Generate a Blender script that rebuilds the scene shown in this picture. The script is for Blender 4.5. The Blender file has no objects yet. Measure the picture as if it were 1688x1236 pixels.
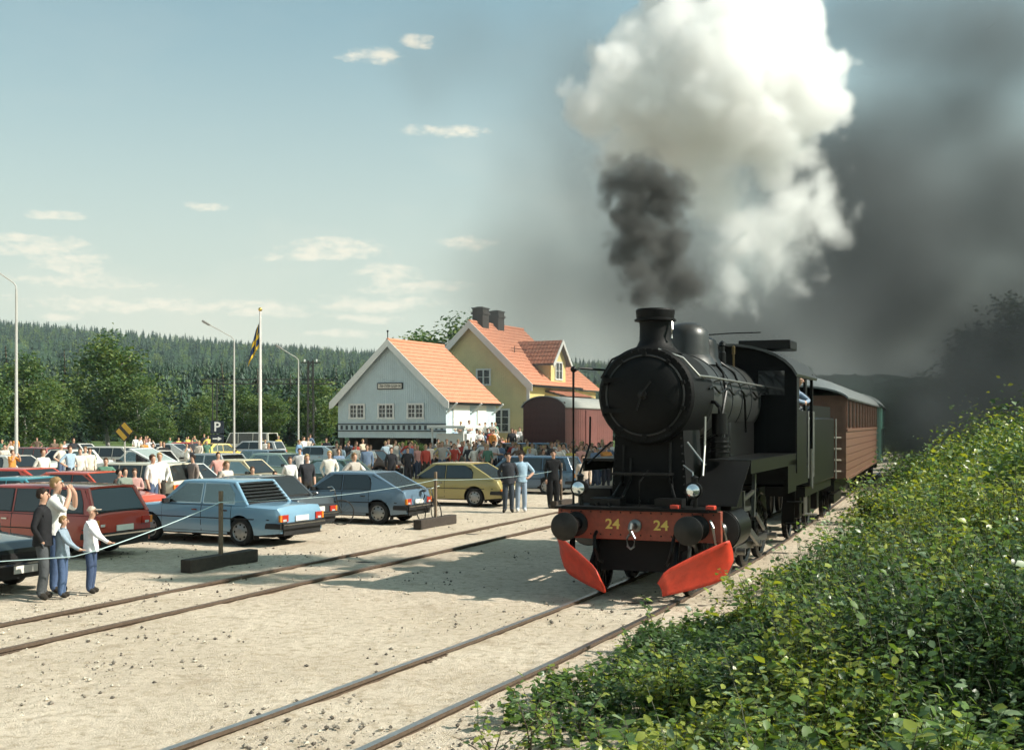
import bpy, bmesh, math, random
import numpy as np
from mathutils import Vector, Matrix
random.seed(7)
R = math.radians
SC = bpy.context.scene
COL = SC.collection
# ---------------------------------------------------------------- camera, sky, sun, exposure
HAZE = True
EYE = 2.7            # camera height above the sand
FPX = 1900.0         # focal length in pixels of the 1688 px wide photograph
HOR = 698.0          # horizon row in the photograph
cam = bpy.data.cameras.new('camera')
camo = bpy.data.objects.new('camera', cam); COL.objects.link(camo)
camo.location = (0, 0, EYE); camo.rotation_euler = (R(90), 0, 0)
cam.sensor_width = 36.0; cam.lens = 36.0 * FPX / 1688.0
cam.shift_y = (HOR - 618.0) / 1688.0
cam.clip_start = 0.1; cam.clip_end = 6000
cam.dof.use_dof = True; cam.dof.focus_distance = 19.0; cam.dof.aperture_fstop = 7.0
SC.camera = camo

SUN_EL = R(40.5)
sdir = Vector((math.cos(R(-11)) * math.cos(SUN_EL), math.sin(R(-11)) * math.cos(SUN_EL), math.sin(SUN_EL)))
sun = bpy.data.lights.new('sun', 'SUN'); sun.energy = 5.0; sun.angle = R(0.53); sun.color = (1.0, 0.93, 0.83)
suno = bpy.data.objects.new('sun', sun); COL.objects.link(suno)
suno.rotation_euler = sdir.to_track_quat('Z', 'Y').to_euler(); suno.location = sdir * 60

w = bpy.data.worlds.new('World'); SC.world = w; w.use_nodes = True
def build_world():
    nt = w.node_tree; N = nt.nodes; L = nt.links; N.clear()
    out = N.new('ShaderNodeOutputWorld'); bg = N.new('ShaderNodeBackground'); bg.inputs[1].default_value = 0.070
    sky = N.new('ShaderNodeTexSky'); sky.sky_type = 'NISHITA'; sky.sun_disc = False
    sky.sun_elevation = SUN_EL; sky.sun_rotation = math.atan2(sdir.x, sdir.y)
    sky.air_density = 1.0; sky.dust_density = 2.2; sky.ozone_density = 1.2
    tc = N.new('ShaderNodeTexCoord'); sep = N.new('ShaderNodeSeparateXYZ'); L.new(tc.outputs['Generated'], sep.inputs[0])
    def math_(op, a, b=None, c=None, cl=False):
        n = N.new('ShaderNodeMath'); n.operation = op; n.use_clamp = cl
        for i, s in enumerate((a, b, c)):
            if s is None: continue
            if isinstance(s, (int, float)): n.inputs[i].default_value = s
            else: L.new(s, n.inputs[i])
        return n.outputs[0]
    # small fair weather clouds: (azimuth, elevation, half width, half height) in degrees
    xy = math_('POWER', math_('ADD', math_('MULTIPLY', sep.outputs[0], sep.outputs[0]), math_('MULTIPLY', sep.outputs[1], sep.outputs[1])), 0.5)
    az0 = math_('ARCTAN2', sep.outputs[0], sep.outputs[1]); el0 = math_('ARCTAN2', sep.outputs[2], xy)
    comb = N.new('ShaderNodeCombineXYZ'); L.new(az0, comb.inputs[0]); L.new(math_('MULTIPLY', el0, 2.4), comb.inputs[1])
    def noise(sc, det, ro):
        n = N.new('ShaderNodeTexNoise'); n.inputs['Scale'].default_value = sc; n.inputs['Detail'].default_value = det; n.inputs['Roughness'].default_value = ro; L.new(comb.outputs[0], n.inputs['Vector']); return n
    nw = noise(9, 3, .5); sw = N.new('ShaderNodeSeparateXYZ'); L.new(nw.outputs['Color'], sw.inputs[0])
    az = math_('ADD', az0, math_('MULTIPLY', math_('SUBTRACT', sw.outputs[0], .5), .05)); el = math_('ADD', el0, math_('MULTIPLY', math_('SUBTRACT', sw.outputs[1], .5), .018))
    m = None
    for a_, e_, w_, h_ in CLOUDS:
        d1 = math_('MULTIPLY', math_('SUBTRACT', az, R(a_)), 1/R(w_)); d2 = math_('MULTIPLY', math_('SUBTRACT', el, R(e_)), 1/R(h_))
        c = math_('SUBTRACT', 1.0, math_('ADD', math_('MULTIPLY', d1, d1), math_('MULTIPLY', d2, d2)))
        m = c if m is None else math_('MAXIMUM', m, c)
    nf = noise(60, 5, .6)
    big = noise(3.2, 5, .55); far = N.new('ShaderNodeMapRange'); L.new(big.outputs[0], far.inputs[0]); far.inputs[1].default_value = .50; far.inputs[2].default_value = .80; far.inputs[4].default_value = .5
    mr = N.new('ShaderNodeMapRange'); mr.interpolation_type = 'SMOOTHSTEP'
    L.new(math_('ADD', math_('MAXIMUM', m, -1.0), math_('MULTIPLY', math_('SUBTRACT', nf.outputs[0], .5), 4.2)), mr.inputs[0]); mr.inputs[1].default_value = -.35; mr.inputs[2].default_value = 1.6
    low = N.new('ShaderNodeMapRange'); L.new(sep.outputs[2], low.inputs[0]); low.inputs[1].default_value = .26; low.inputs[2].default_value = .10      # cloud banks thicken towards the horizon
    cov = math_('MAXIMUM', math_('MULTIPLY', mr.outputs[0], .85), math_('MULTIPLY', far.outputs[0], math_('ADD', math_('MULTIPLY', low.outputs[0], .8), .2)))
    # hazy veil, thickest towards the horizon
    veil = N.new('ShaderNodeMapRange'); veil.interpolation_type = 'SMOOTHSTEP'; L.new(sep.outputs[2], veil.inputs[0])
    veil.inputs[1].default_value = 0.42; veil.inputs[2].default_value = 0.0; veil.inputs[3].default_value = 0.16; veil.inputs[4].default_value = 0.88
    tint = N.new('ShaderNodeMixRGB'); tint.blend_type = 'MULTIPLY'; tint.inputs[0].default_value = 1.0
    L.new(sky.outputs[0], tint.inputs[1]); tint.inputs[2].default_value = (0.98, 1.62, 1.40, 1)
    mv = N.new('ShaderNodeMixRGB'); L.new(veil.outputs[0], mv.inputs[0]); L.new(tint.outputs[0], mv.inputs[1]); mv.inputs[2].default_value = (8.0, 8.1, 6.9, 1)
    mc = N.new('ShaderNodeMixRGB'); L.new(cov, mc.inputs[0]); L.new(mv.outputs[0], mc.inputs[1]); mc.inputs[2].default_value = (10.0, 9.5, 7.9, 1)
    L.new(mc.outputs[0], bg.inputs[0]); L.new(bg.outputs[0], out.inputs[0])
def sky_at(x, y, w_, h_):
    a = math.atan2(x - 844.0, FPX); e = math.atan2((HOR - y)*math.cos(a), FPX); return (math.degrees(a), math.degrees(e), math.degrees(w_/FPX), math.degrees(h_/FPX))
CLOUDS = [sky_at(*c) for c in ((612, 96, 62, 13), (738, 217, 66, 11), (766, 398, 48, 9), (555, 408, 85, 18), (520, 418, 110, 9), (648, 448, 52, 17), (690, 474, 82, 12), (112, 436, 62, 16), (150, 462, 120, 10), (88, 354, 44, 9), (30, 394, 40, 8), (345, 342, 32, 8),
    (440, 512, 75, 12), (600, 522, 60, 10), (360, 500, 120, 8), (560, 552, 60, 8), (95, 520, 50, 7), (700, 70, 30, 10))]
CLOUDS += [sky_at(*c) for c in ((230, 500, 200, 16), (60, 410, 80, 16), (620, 500, 100, 14))]
CLOUDS += [(-58, 9, 5, 1.2), (-44, 16, 4, .9), (-75, 6, 7, 1.2), (62, 12, 6, 1.3), (95, 8, 7, 1.4), (120, 15, 5, 1.2), (150, 9, 8, 1.5), (-120, 12, 6, 1.3), (-160, 8, 8, 1.4)]
build_world()
vs = SC.view_settings; vs.view_transform = 'Standard'; vs.look = 'None'; vs.exposure = 0.52; vs.gamma = 1.0; vs.use_curve_mapping = False
SC.render.engine = 'CYCLES'
cy = SC.cycles
cy.max_bounces = 16; cy.diffuse_bounces = 3; cy.glossy_bounces = 3; cy.transmission_bounces = 4; cy.volume_bounces = 14; cy.adaptive_threshold = 0.03; cy.transparent_max_bounces = 12
cy.use_denoising = True; cy.volume_step_rate = 3.0; cy.volume_max_steps = 256
cy.sample_clamp_indirect = 6.0

# ---------------------------------------------------------------- helpers
def P(x, y, Y):                       # point seen at photo pixel (x, y) at depth Y metres
    return Vector(((x - 844.0) / FPX * Y, Y, EYE - (y - HOR) / FPX * Y))
def G(x, y):                          # point of the flat ground at photo pixel (x, y)
    Y = EYE * FPX / (y - HOR)
    return Vector(((x - 844.0) / FPX * Y, Y, 0.0))

_mc = {}
def M(name, col, rough=0.6, metal=0.0, var=0.15, scale=6.0, bump=0.0, bscale=40.0, coat=0.0, spec=0.5, trans=0.0, detail=4):
    if name in _mc: return _mc[name]
    m = bpy.data.materials.new(name); m.use_nodes = True; nt = m.node_tree; b = nt.nodes['Principled BSDF']
    b.inputs['Roughness'].default_value = rough; b.inputs['Metallic'].default_value = metal
    b.inputs['Specular IOR Level'].default_value = spec; b.inputs['Coat Weight'].default_value = coat; b.inputs['Coat Roughness'].default_value = 0.08
    tc = nt.nodes.new('ShaderNodeTexCoord'); no = nt.nodes.new('ShaderNodeTexNoise')
    no.inputs['Scale'].default_value = scale; no.inputs['Detail'].default_value = detail; no.inputs['Roughness'].default_value = 0.6
    nt.links.new(tc.outputs['Object'], no.inputs['Vector'])
    mx = nt.nodes.new('ShaderNodeMixRGB'); nt.links.new(no.outputs[0], mx.inputs[0])
    mx.inputs[1].default_value = tuple(max(0, c * (1 - 1.6 * var)) for c in col[:3]) + (1,)
    mx.inputs[2].default_value = tuple(min(1, c * (1 + 1.6 * var)) for c in col[:3]) + (1,)
    nt.links.new(mx.outputs[0], b.inputs['Base Color'])
    if bump:
        nb = nt.nodes.new('ShaderNodeTexNoise'); nb.inputs['Scale'].default_value = bscale; nb.inputs['Detail'].default_value = 6
        nt.links.new(tc.outputs['Object'], nb.inputs['Vector'])
        bp = nt.nodes.new('ShaderNodeBump'); bp.inputs['Strength'].default_value = bump; bp.inputs['Distance'].default_value = 0.02
        nt.links.new(nb.outputs[0], bp.inputs['Height']); nt.links.new(bp.outputs[0], b.inputs['Normal'])
    _mc[name] = m
    return m

class MB:
    def __init__(s): s.v = []; s.f = []; s.m = []
    def add(s, vs, fs, mat=0):
        o = len(s.v); s.v += [tuple(p) for p in vs]
        for f in fs: s.f.append(tuple(i + o for i in f)); s.m.append(mat)
        return s
    def box(s, c, d, rot=None, mat=0):
        x, y, z = d[0] / 2, d[1] / 2, d[2] / 2
        vs = [Vector(p) for p in ((-x,-y,-z),(x,-y,-z),(x,y,-z),(-x,y,-z),(-x,-y,z),(x,-y,z),(x,y,z),(-x,y,z))]
        if rot is not None: vs = [rot @ p for p in vs]
        c = Vector(c)
        return s.add([p + c for p in vs], [(0,3,2,1),(4,5,6,7),(0,1,5,4),(1,2,6,5),(2,3,7,6),(3,0,4,7)], mat)
    def bar(s, a, b, wd, hd=None, mat=0):
        a = Vector(a); b = Vector(b); d = b - a
        q = d.to_track_quat('Y', 'Z').to_matrix()
        return s.box((a + b) / 2, (wd, d.length, hd or wd), q, mat)
    def rings(s, rings, mat=0, closed=True, cap=True):
        n = len(rings[0]); o = len(s.v)
        for r in rings: s.v += [tuple(p) for p in r]
        for i in range(len(rings) - 1):
            for j in range(n if closed else n - 1):
                k = (j + 1) % n
                s.f.append((o+i*n+j, o+i*n+k, o+(i+1)*n+k, o+(i+1)*n+j)); s.m.append(mat)
        if cap:
            s.f.append(tuple(o + j for j in reversed(range(n)))); s.m.append(mat)
            e = o + (len(rings) - 1) * n
            s.f.append(tuple(e + j for j in range(n))); s.m.append(mat)
        return s
    def lathe(s, org, axis, prof, n=20, mat=0, cap=True, a0=0.0, a1=2*math.pi):
        q = Vector(axis).to_track_quat('Z', 'Y').to_matrix(); org = Vector(org)
        full = abs(a1 - a0 - 2 * math.pi) < 1e-6
        rr = []
        for r, h in prof:
            rr.append([org + q @ Vector((r * math.cos(a0 + (a1-a0) * j / (n if full else n-1)), r * math.sin(a0 + (a1-a0) * j / (n if full else n-1)), h)) for j in range(n)])
        return s.rings(rr, mat, closed=full, cap=cap and full)
    def cyl(s, a, b, r0, r1=None, n=14, mat=0):
        a = Vector(a); b = Vector(b); d = b - a
        return s.lathe(a, d, [(r0, 0), (r0 if r1 is None else r1, d.length)], n, mat)
    def tube(s, pts, r, n=8, mat=0):
        pts = [Vector(p) for p in pts]; rr = []; up = Vector((0.03, 0.02, 1))
        for i, p in enumerate(pts):
            t = (pts[min(i+1, len(pts)-1)] - pts[max(i-1, 0)]).normalized()
            a = t.cross(up)
            if a.length < 1e-3: a = t.cross(Vector((1, 0, 0)))
            a.normalize(); b = a.cross(t)
            rad = r[i] if isinstance(r, (list, tuple)) else r
            rr.append([p + rad * (math.cos(2*math.pi*j/n) * a + math.sin(2*math.pi*j/n) * b) for j in range(n)])
        return s.rings(rr, mat)
    def prism(s, pts, ext, mat=0):
        ext = Vector(ext); a = [Vector(p) for p in pts]; b = [p + ext for p in a]
        return s.rings([a, b], mat)
    def sphere(s, c, r, n=12, m=8, mat=0):
        c = Vector(c); r = Vector(r) if not isinstance(r, (int, float)) else Vector((r, r, r)); rr = []
        for i in range(m + 1):
            t = -math.pi/2 + math.pi * min(max(i / m, .02), .98)
            rr.append([c + Vector((r.x*math.cos(t)*math.cos(2*math.pi*j/n), r.y*math.cos(t)*math.sin(2*math.pi*j/n), r.z*math.sin(t))) for j in range(n)])
        return s.rings(rr, mat)
    def mesh(s, name, mats, sharp=32):
        me = bpy.data.meshes.new(name); me.from_pydata(s.v, [], s.f)
        for m in (mats if isinstance(mats, (list, tuple)) else [mats]): me.materials.append(m)
        me.polygons.foreach_set('material_index', s.m)
        bm = bmesh.new(); bm.from_mesh(me); bmesh.ops.recalc_face_normals(bm, faces=bm.faces); bm.to_mesh(me); bm.free()
        if sharp:
            me.polygons.foreach_set('use_smooth', [True] * len(me.polygons)); me.set_sharp_from_angle(angle=R(sharp))
        me.update(); return me
    def build(s, name, mats, parent=None, sharp=32, bevel=0.0, seg=2):
        o = bpy.data.objects.new(name, s.mesh(name, mats, sharp)); COL.objects.link(o); o.parent = parent
        if bevel:
            b = o.modifiers.new('b', 'BEVEL'); b.width = bevel; b.segments = seg; b.limit_method = 'ANGLE'; b.angle_limit = R(40)
        return o
def tag(o, label=None, cat=None, group=None, kind=None):
    for k, v in (('label', label), ('category', cat), ('group', group), ('kind', kind)):
        if v: o[k] = v
    return o
def thing(name, label, cat, loc=(0,0,0), rz=0.0, group=None):
    o = bpy.data.objects.new(name, None); COL.objects.link(o); o.location = loc; o.rotation_euler = (0, 0, rz); o.empty_display_size = 0.2
    return tag(o, label, cat, group)
def np_mesh(name, V, Fq, mats, midx=None, smooth=False):
    """V (n,3), Fq (m,k) index arrays"""
    me = bpy.data.meshes.new(name); V = np.asarray(V, np.float32); Fq = np.asarray(Fq, np.int32); k = Fq.shape[1]
    me.vertices.add(len(V)); me.vertices.foreach_set('co', V.ravel())
    me.loops.add(Fq.size); me.loops.foreach_set('vertex_index', Fq.ravel())
    me.polygons.add(len(Fq)); me.polygons.foreach_set('loop_start', np.arange(0, Fq.size, k, dtype=np.int32))
    for m in (mats if isinstance(mats, (list, tuple)) else [mats]): me.materials.append(m)
    if midx is not None: me.polygons.foreach_set('material_index', np.asarray(midx, np.int32))
    me.polygons.foreach_set('use_smooth', np.full(len(Fq), smooth)); me.update(calc_edges=True); me.validate()
    return me
def obj(name, me, parent=None):
    o = bpy.data.objects.new(name, me); COL.objects.link(o); o.parent = parent; return o
def text_mesh(txt, size, depth=0.004, sx=1.0, bold=0.0):
    c = bpy.data.curves.new('t', 'FONT'); c.body = txt; c.size = size; c.extrude = depth; c.offset = bold; c.align_x = 'CENTER'; c.align_y = 'CENTER'
    o = bpy.data.objects.new('t', c); COL.objects.link(o); bpy.context.view_layer.update()
    me = bpy.data.meshes.new_from_object(o.evaluated_get(bpy.context.evaluated_depsgraph_get())); bpy.data.objects.remove(o)
    return me
# value noise for terrain
_rng = np.random.default_rng(11); _tab = _rng.random((256, 256))
def vnoise(x, y):
    x = np.asarray(x, float); y = np.asarray(y, float)
    xi = np.floor(x).astype(int); yi = np.floor(y).astype(int); fx = x - xi; fy = y - yi
    fx = fx*fx*(3-2*fx); fy = fy*fy*(3-2*fy)
    t = lambda a, b: _tab[a % 256, b % 256]
    return (t(xi,yi)*(1-fx)+t(xi+1,yi)*fx)*(1-fy) + (t(xi,yi+1)*(1-fx)+t(xi+1,yi+1)*fx)*fy
def fbm(x, y, o=4):
    r = 0; a = .5
    for i in range(o): r = r + a * vnoise(x * 2**i + 17.3*i, y * 2**i + 5.1*i); a *= .5
    return r
# ---------------------------------------------------------------- the railway line (centre lines) and the ground
TC = Vector((1.833, 17.5))            # front of the locomotive on track one
def head1(s):
    if s < 0: return R(24.0 - 0.3 * max(s, -9))
    return R(24.0 - 0.29 * min(s, 11.5))
def walk(p0, headf, s0, s1, ds=0.5):
    """points along a track from s0 to s1, p0 at s = 0"""
    fw = []; p = Vector(p0); s = 0.0
    while s < s1:
        fw.append((s, p.copy(), headf(s))); h = headf(s + ds/2); p = p + Vector((math.sin(h), math.cos(h))) * ds; s += ds
    bw = []; p = Vector(p0); s = 0.0
    while s > s0:
        h = headf(s - ds/2); p = p - Vector((math.sin(h), math.cos(h))) * ds; s -= ds; bw.append((s, p.copy(), headf(s)))
    return list(reversed(bw)) + fw
TRACK1 = walk(TC, head1, -26, 110)
TRACK2 = walk((-4.62, 18.4), lambda s: R(23.4 - 0.09 * max(min(s, 26), -8)), -22, 70)
T1P = np.array([[p.x, p.y] for s, p, h in TRACK1]); T1H = np.array([h for s, p, h in TRACK1])
def lat1(X, Y):
    """signed sideways distance (+ right) of points from track one"""
    X = np.atleast_1d(np.asarray(X, float)); Y = np.atleast_1d(np.asarray(Y, float)); out = np.empty(X.shape)
    xf = X.ravel(); yf = Y.ravel(); of = out.ravel()
    st = T1P[::4]; sh = T1H[::4]
    for i in range(0, len(xf), 20000):
        d = (xf[i:i+20000, None] - st[None, :, 0])**2 + (yf[i:i+20000, None] - st[None, :, 1])**2; k = d.argmin(1)
        dx = xf[i:i+20000] - st[k, 0]; dy = yf[i:i+20000] - st[k, 1]
        of[i:i+20000] = dx * np.cos(sh[k]) - dy * np.sin(sh[k])
    return of.reshape(X.shape)
def sstep(a, b, x):
    t = np.clip((x - a) / (b - a), 0, 1); return t*t*(3-2*t)
def bank(X, Y):
    v = lat1(X, Y)
    g = .32 + .68 * sstep(6.0, 17.0, Y)
    return g * (1.36 * np.clip((v - 1.9) / 4.1, 0, 1)**1.15 + 0.7 * sstep(5.8, 10.0, v) + 0.8 * sstep(10, 22, v))
def ground_z(X, Y):
    return bank(X, Y)

def ground_mat():
    m = bpy.data.materials.new('sand'); m.use_nodes = True; nt = m.node_tree; b = nt.nodes['Principled BSDF']; N = nt.nodes; L = nt.links
    b.inputs['Roughness'].default_value = 0.95; b.inputs['Specular IOR Level'].default_value = 0.15
    g = N.new('ShaderNodeNewGeometry')
    def noise(sc, det=5, ro=.6):
        n = N.new('ShaderNodeTexNoise'); n.inputs['Scale'].default_value = sc; n.inputs['Detail'].default_value = det; n.inputs['Roughness'].default_value = ro
        L.new(g.outputs['Position'], n.inputs['Vector']); return n.outputs[0]
    def mix(f, a, c):
        n = N.new('ShaderNodeMixRGB'); 
        if isinstance(f, float): n.inputs[0].default_value = f
        else: L.new(f, n.inputs[0])
        for i, s in ((1, a), (2, c)):
            if isinstance(s, tuple): n.inputs[i].default_value = s + (1,)
            else: L.new(s, n.inputs[i])
        return n.outputs[0]
    def ramp(f, lo, hi):
        n = N.new('ShaderNodeMapRange'); n.interpolation_type = 'SMOOTHSTEP'; L.new(f, n.inputs[0]); n.inputs[1].default_value = lo; n.inputs[2].default_value = hi; return n.outputs[0]
    c = mix(ramp(noise(.35, 4), .35, .65), (.57, .475, .365), (.67, .57, .45))
    c = mix(ramp(noise(1.1, 6, .65), .56, .74), c, (.40, .315, .225))
    c = mix(ramp(noise(7, 6, .7), .42, .70), c, (.42, .335, .235))
    c = mix(ramp(noise(38, 3, .7), .62, .74), c, (.20, .15, .105))
    c = mix(ramp(noise(55, 2, .7), .60, .72), c, (.66, .60, .50))
    sep = N.new('ShaderNodeSeparateXYZ'); L.new(g.outputs['Position'], sep.inputs[0])
    c = mix(ramp(sep.outputs[2], .12, .45), c, (.075, .07, .03))          # soil and litter on the bank
    far = ramp(sep.outputs[1], 92., 110.)
    c = mix(far, c, (.09, .13, .04))
    L.new(c, b.inputs['Base Color'])
    h = N.new('ShaderNodeMath'); h.operation = 'ADD'; L.new(noise(9, 8, .72), h.inputs[0])
    h2 = N.new('ShaderNodeMath'); h2.operation = 'MULTIPLY'; L.new(noise(60, 4, .6), h2.inputs[0]); h2.inputs[1].default_value = 0.55; L.new(h2.outputs[0], h.inputs[1])
    bp = N.new('ShaderNodeBump'); bp.inputs['Strength'].default_value = 0.85; bp.inputs['Distance'].default_value = 0.06
    L.new(h.outputs[0], bp.inputs['Height']); L.new(bp.outputs[0], b.inputs['Normal'])
    return m
def build_ground():
    def axis(fine0, fine1, step, lo, hi):
        a = list(np.arange(fine0, fine1, step)); s = step; x = fine0
        left = []
        while x > lo: s *= 1.16; x -= s; left.append(x)
        s = step; x = a[-1]; right = []
        while x < hi: s *= 1.16; x += s; right.append(x)
        return np.array(left[::-1] + a + right)
    xs = axis(-8.5, 6.0, 0.065, -2500, 2500); ys = axis(8.6, 24.0, 0.065, -60, 4500)
    X, Y = np.meshgrid(xs, ys)
    amp = sstep(60, 30, Y)
    Z = bank(X, Y) + amp * ((fbm(X*1.1, Y*1.1, 3) - .45) * 0.05 + (fbm(X*5, Y*5, 3) - .45) * 0.035)
    v = lat1(X, Y)
    Z = Z - 0.012 * np.exp(-((np.abs(v) - 0.0) / 0.5)**2) * amp + 0.05 * sstep(1.7, 2.4, v) * amp * fbm(X*3+9, Y*3, 2)
    ny, nx = X.shape
    idx = np.arange(nx*ny).reshape(ny, nx)
    Fq = np.stack([idx[:-1,:-1].ravel(), idx[:-1,1:].ravel(), idx[1:,1:].ravel(), idx[1:,:-1].ravel()], 1)
    me = np_mesh('ground', np.stack([X.ravel(), Y.ravel(), Z.ravel()], 1), Fq, ground_mat(), smooth=True)
    tag(obj('ground', me), 'pale sandy ground of the railway yard and car park', None, None, 'structure')
    # loose stones lying on the sand: icosahedra-like lumps, too many to count
    rng = np.random.default_rng(3); n = 9000
    yy = 9 + 24 * rng.random(n)**1.5; xx = -0.55*yy + (0.55*yy + 3 + .2*yy) * rng.random(n)
    cl = fbm(xx*.5, yy*.5, 3) > .42 + .12*rng.random(n)
    v = lat1(xx, yy); ok = (v < 2.6) & cl & (np.abs(np.abs(v)-.7) > .09)
    xx, yy = xx[ok], yy[ok]; n = len(xx); r = .008 + .026 * rng.random(n)**3.2
    base = np.array([(1,0,0),(0,1,0),(-1,0,0),(0,-1,0),(0,0,.7),(0,0,-.7)]); tri = np.array([(0,1,4),(1,2,4),(2,3,4),(3,0,4),(1,0,5),(2,1,5),(3,2,5),(0,3,5)])
    a = rng.random(n) * 6.28; ca, sa = np.cos(a), np.sin(a)
    V = base[None] * r[:, None, None] * (.7 + .6 * rng.random((n, 6, 1)))
    V = np.stack([V[...,0]*ca[:,None]-V[...,1]*sa[:,None], V[...,0]*sa[:,None]+V[...,1]*ca[:,None], V[...,2]], -1)
    V += np.stack([xx, yy, .004 + .4*r], -1)[:, None, :]
    Fq = (tri[None] + (np.arange(n)*6)[:, None, None]).reshape(-1, 3)
    mats = [M('stone grey', (.22, .19, .15), .9, var=.3), M('stone pale', (.5, .44, .35), .9, var=.2), M('stone dark', (.09, .075, .06), .9, var=.3)]
    me = np_mesh('loose_stones', V.reshape(-1, 3), Fq, mats, np.repeat(rng.integers(0, 3, n), 8))
    tag(obj('loose_stones', me), 'small loose stones scattered on the sand between the tracks', 'stones', None, 'stuff')
build_ground()

def rail_mesh(track, off, top, foot_z, mats):
    prof = [(-.036, top), (-.036, top-.035), (-.009, top-.05), (-.009, foot_z+.02), (-.062, foot_z+.008), (-.062, foot_z), (.062, foot_z), (.062, foot_z+.008), (.009, foot_z+.02), (.009, top-.05), (.036, top-.035), (.036, top)]
    mb = MB(); rr = []
    for s, p, h in track:
        e = Vector((math.cos(h), -math.sin(h)))
        wob = 0.004 * math.sin(s*1.7+off) + .003*math.sin(s*.73)
        rr.append([Vector((p.x + e.x*(off+a), p.y + e.y*(off+a), z + wob*.7)) for a, z in prof])
    mb.rings(rr)
    n = len(prof)
    # running surface gets the worn material
    for i in range(len(mb.f)):
        if len(mb.f[i]) == 4 and i % n == n - 1: mb.m[i] = 1
    return mb
RUST = M('rail rust', (.105, .072, .05), .85, .3, var=.35, scale=14, bump=.3)
WORN = M('rail worn steel', (.42, .40, .38), .32, .9, var=.25, scale=9)
WORN2 = M('rail dull brown steel', (.19, .13, .09), .55, .6, var=.35, scale=9)
TIMBER = M('tarred timber', (.045, .034, .026), .9, var=.4, scale=9, bump=.5)
def build_track(name, track, label, worn, top, rngs, sl0, sl1):
    t = thing(name, label, 'railway track')
    for off in (-.70, .70): rail_mesh(track, off, top, -.05, None).build('rail', [RUST, worn], t, sharp=40)
    rd = random.Random(rngs); sh = None
    k = 0
    for s, p, h in track:
        if s < sl0 or s > sl1: continue
        k += 1
        if rd.random() > .22: continue
        if sh is None:
            sh = MB().box((0, 0, 0), (2.3, .23, .12)).mesh('sleeper', TIMBER)
        o = obj('sleeper', sh, t); o.location = (p.x, p.y, -.075 + rd.uniform(-.02, .012)); o.rotation_euler = (rd.uniform(-.01,.01), rd.uniform(-.012,.012), -h + rd.uniform(-.03,.03))
    # fish plates joining two rail lengths
    for s, p, h in track:
        if abs(s % 12.0 - 7.0) < .26 and sl0 - 8 < s < sl1:
            for off in (-.70, .70):
                e = Vector((math.cos(h), -math.sin(h), 0)); q = Matrix.Rotation(-h, 3, 'Z')
                mb = MB().box(Vector((p.x, p.y, top - .075)) + e*(off+.03), (.03, .5, .05), q)
                for d in (-.18, -.06, .06, .18): mb.box(Vector((p.x, p.y, top-.075)) + e*(off+.055) + q @ Vector((0, d, 0)), (.03, .035, .035), q)
                mb.build('fish_plate', RUST, t)
    return t
build_track('railway_track', TRACK1, 'nearest railway track with worn rails carrying the steam locomotive', WORN, .06, 1, 0, 30)
build_track('railway_track', TRACK2, 'rusty empty siding track between the parked cars and the train', WORN2, .06, 2, -16, 40)
# ---------------------------------------------------------------- the train
BLK = M('loco black paint', (.0055, .0055, .0053), .36, 0, var=.35, scale=5, bump=.08, bscale=25, spec=.22)
SOOT = M('smokebox soot black', (.0035, .0035, .0034), .60, 0, var=.5, scale=7, bump=.15, bscale=30, spec=.16)
CLAD = M('boiler cladding paint', (.022, .023, .022), .40, 0, var=.4, scale=3, bump=.10, bscale=18, spec=.5)
STEEL = M('oily steel', (.20, .20, .19), .38, .9, var=.4, scale=11)
GREY = M('boiler band steel', (.05, .052, .052), .35, .6, var=.2)
BEAM = M('buffer beam red', (.23, .045, .022), .55, 0, var=.4, scale=9, bump=.15, detail=8)
PLOW = M('plough red', (.50, .042, .018), .5, 0, var=.34, scale=7, bump=.15, detail=9)
YEL = M('number yellow', (.62, .47, .10), .5, 0, var=.1)
LENS = M('lamp lens', (.72, .78, .80), .08, .85, var=.05, coat=.6)
CHROME = M('polished metal', (.72, .72, .70), .12, 1.0, var=.05)
PIPE = M('bright pipe', (.42, .41, .38), .33, .85, var=.2)
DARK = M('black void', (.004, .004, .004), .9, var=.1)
TH = R(22.5)
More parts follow.
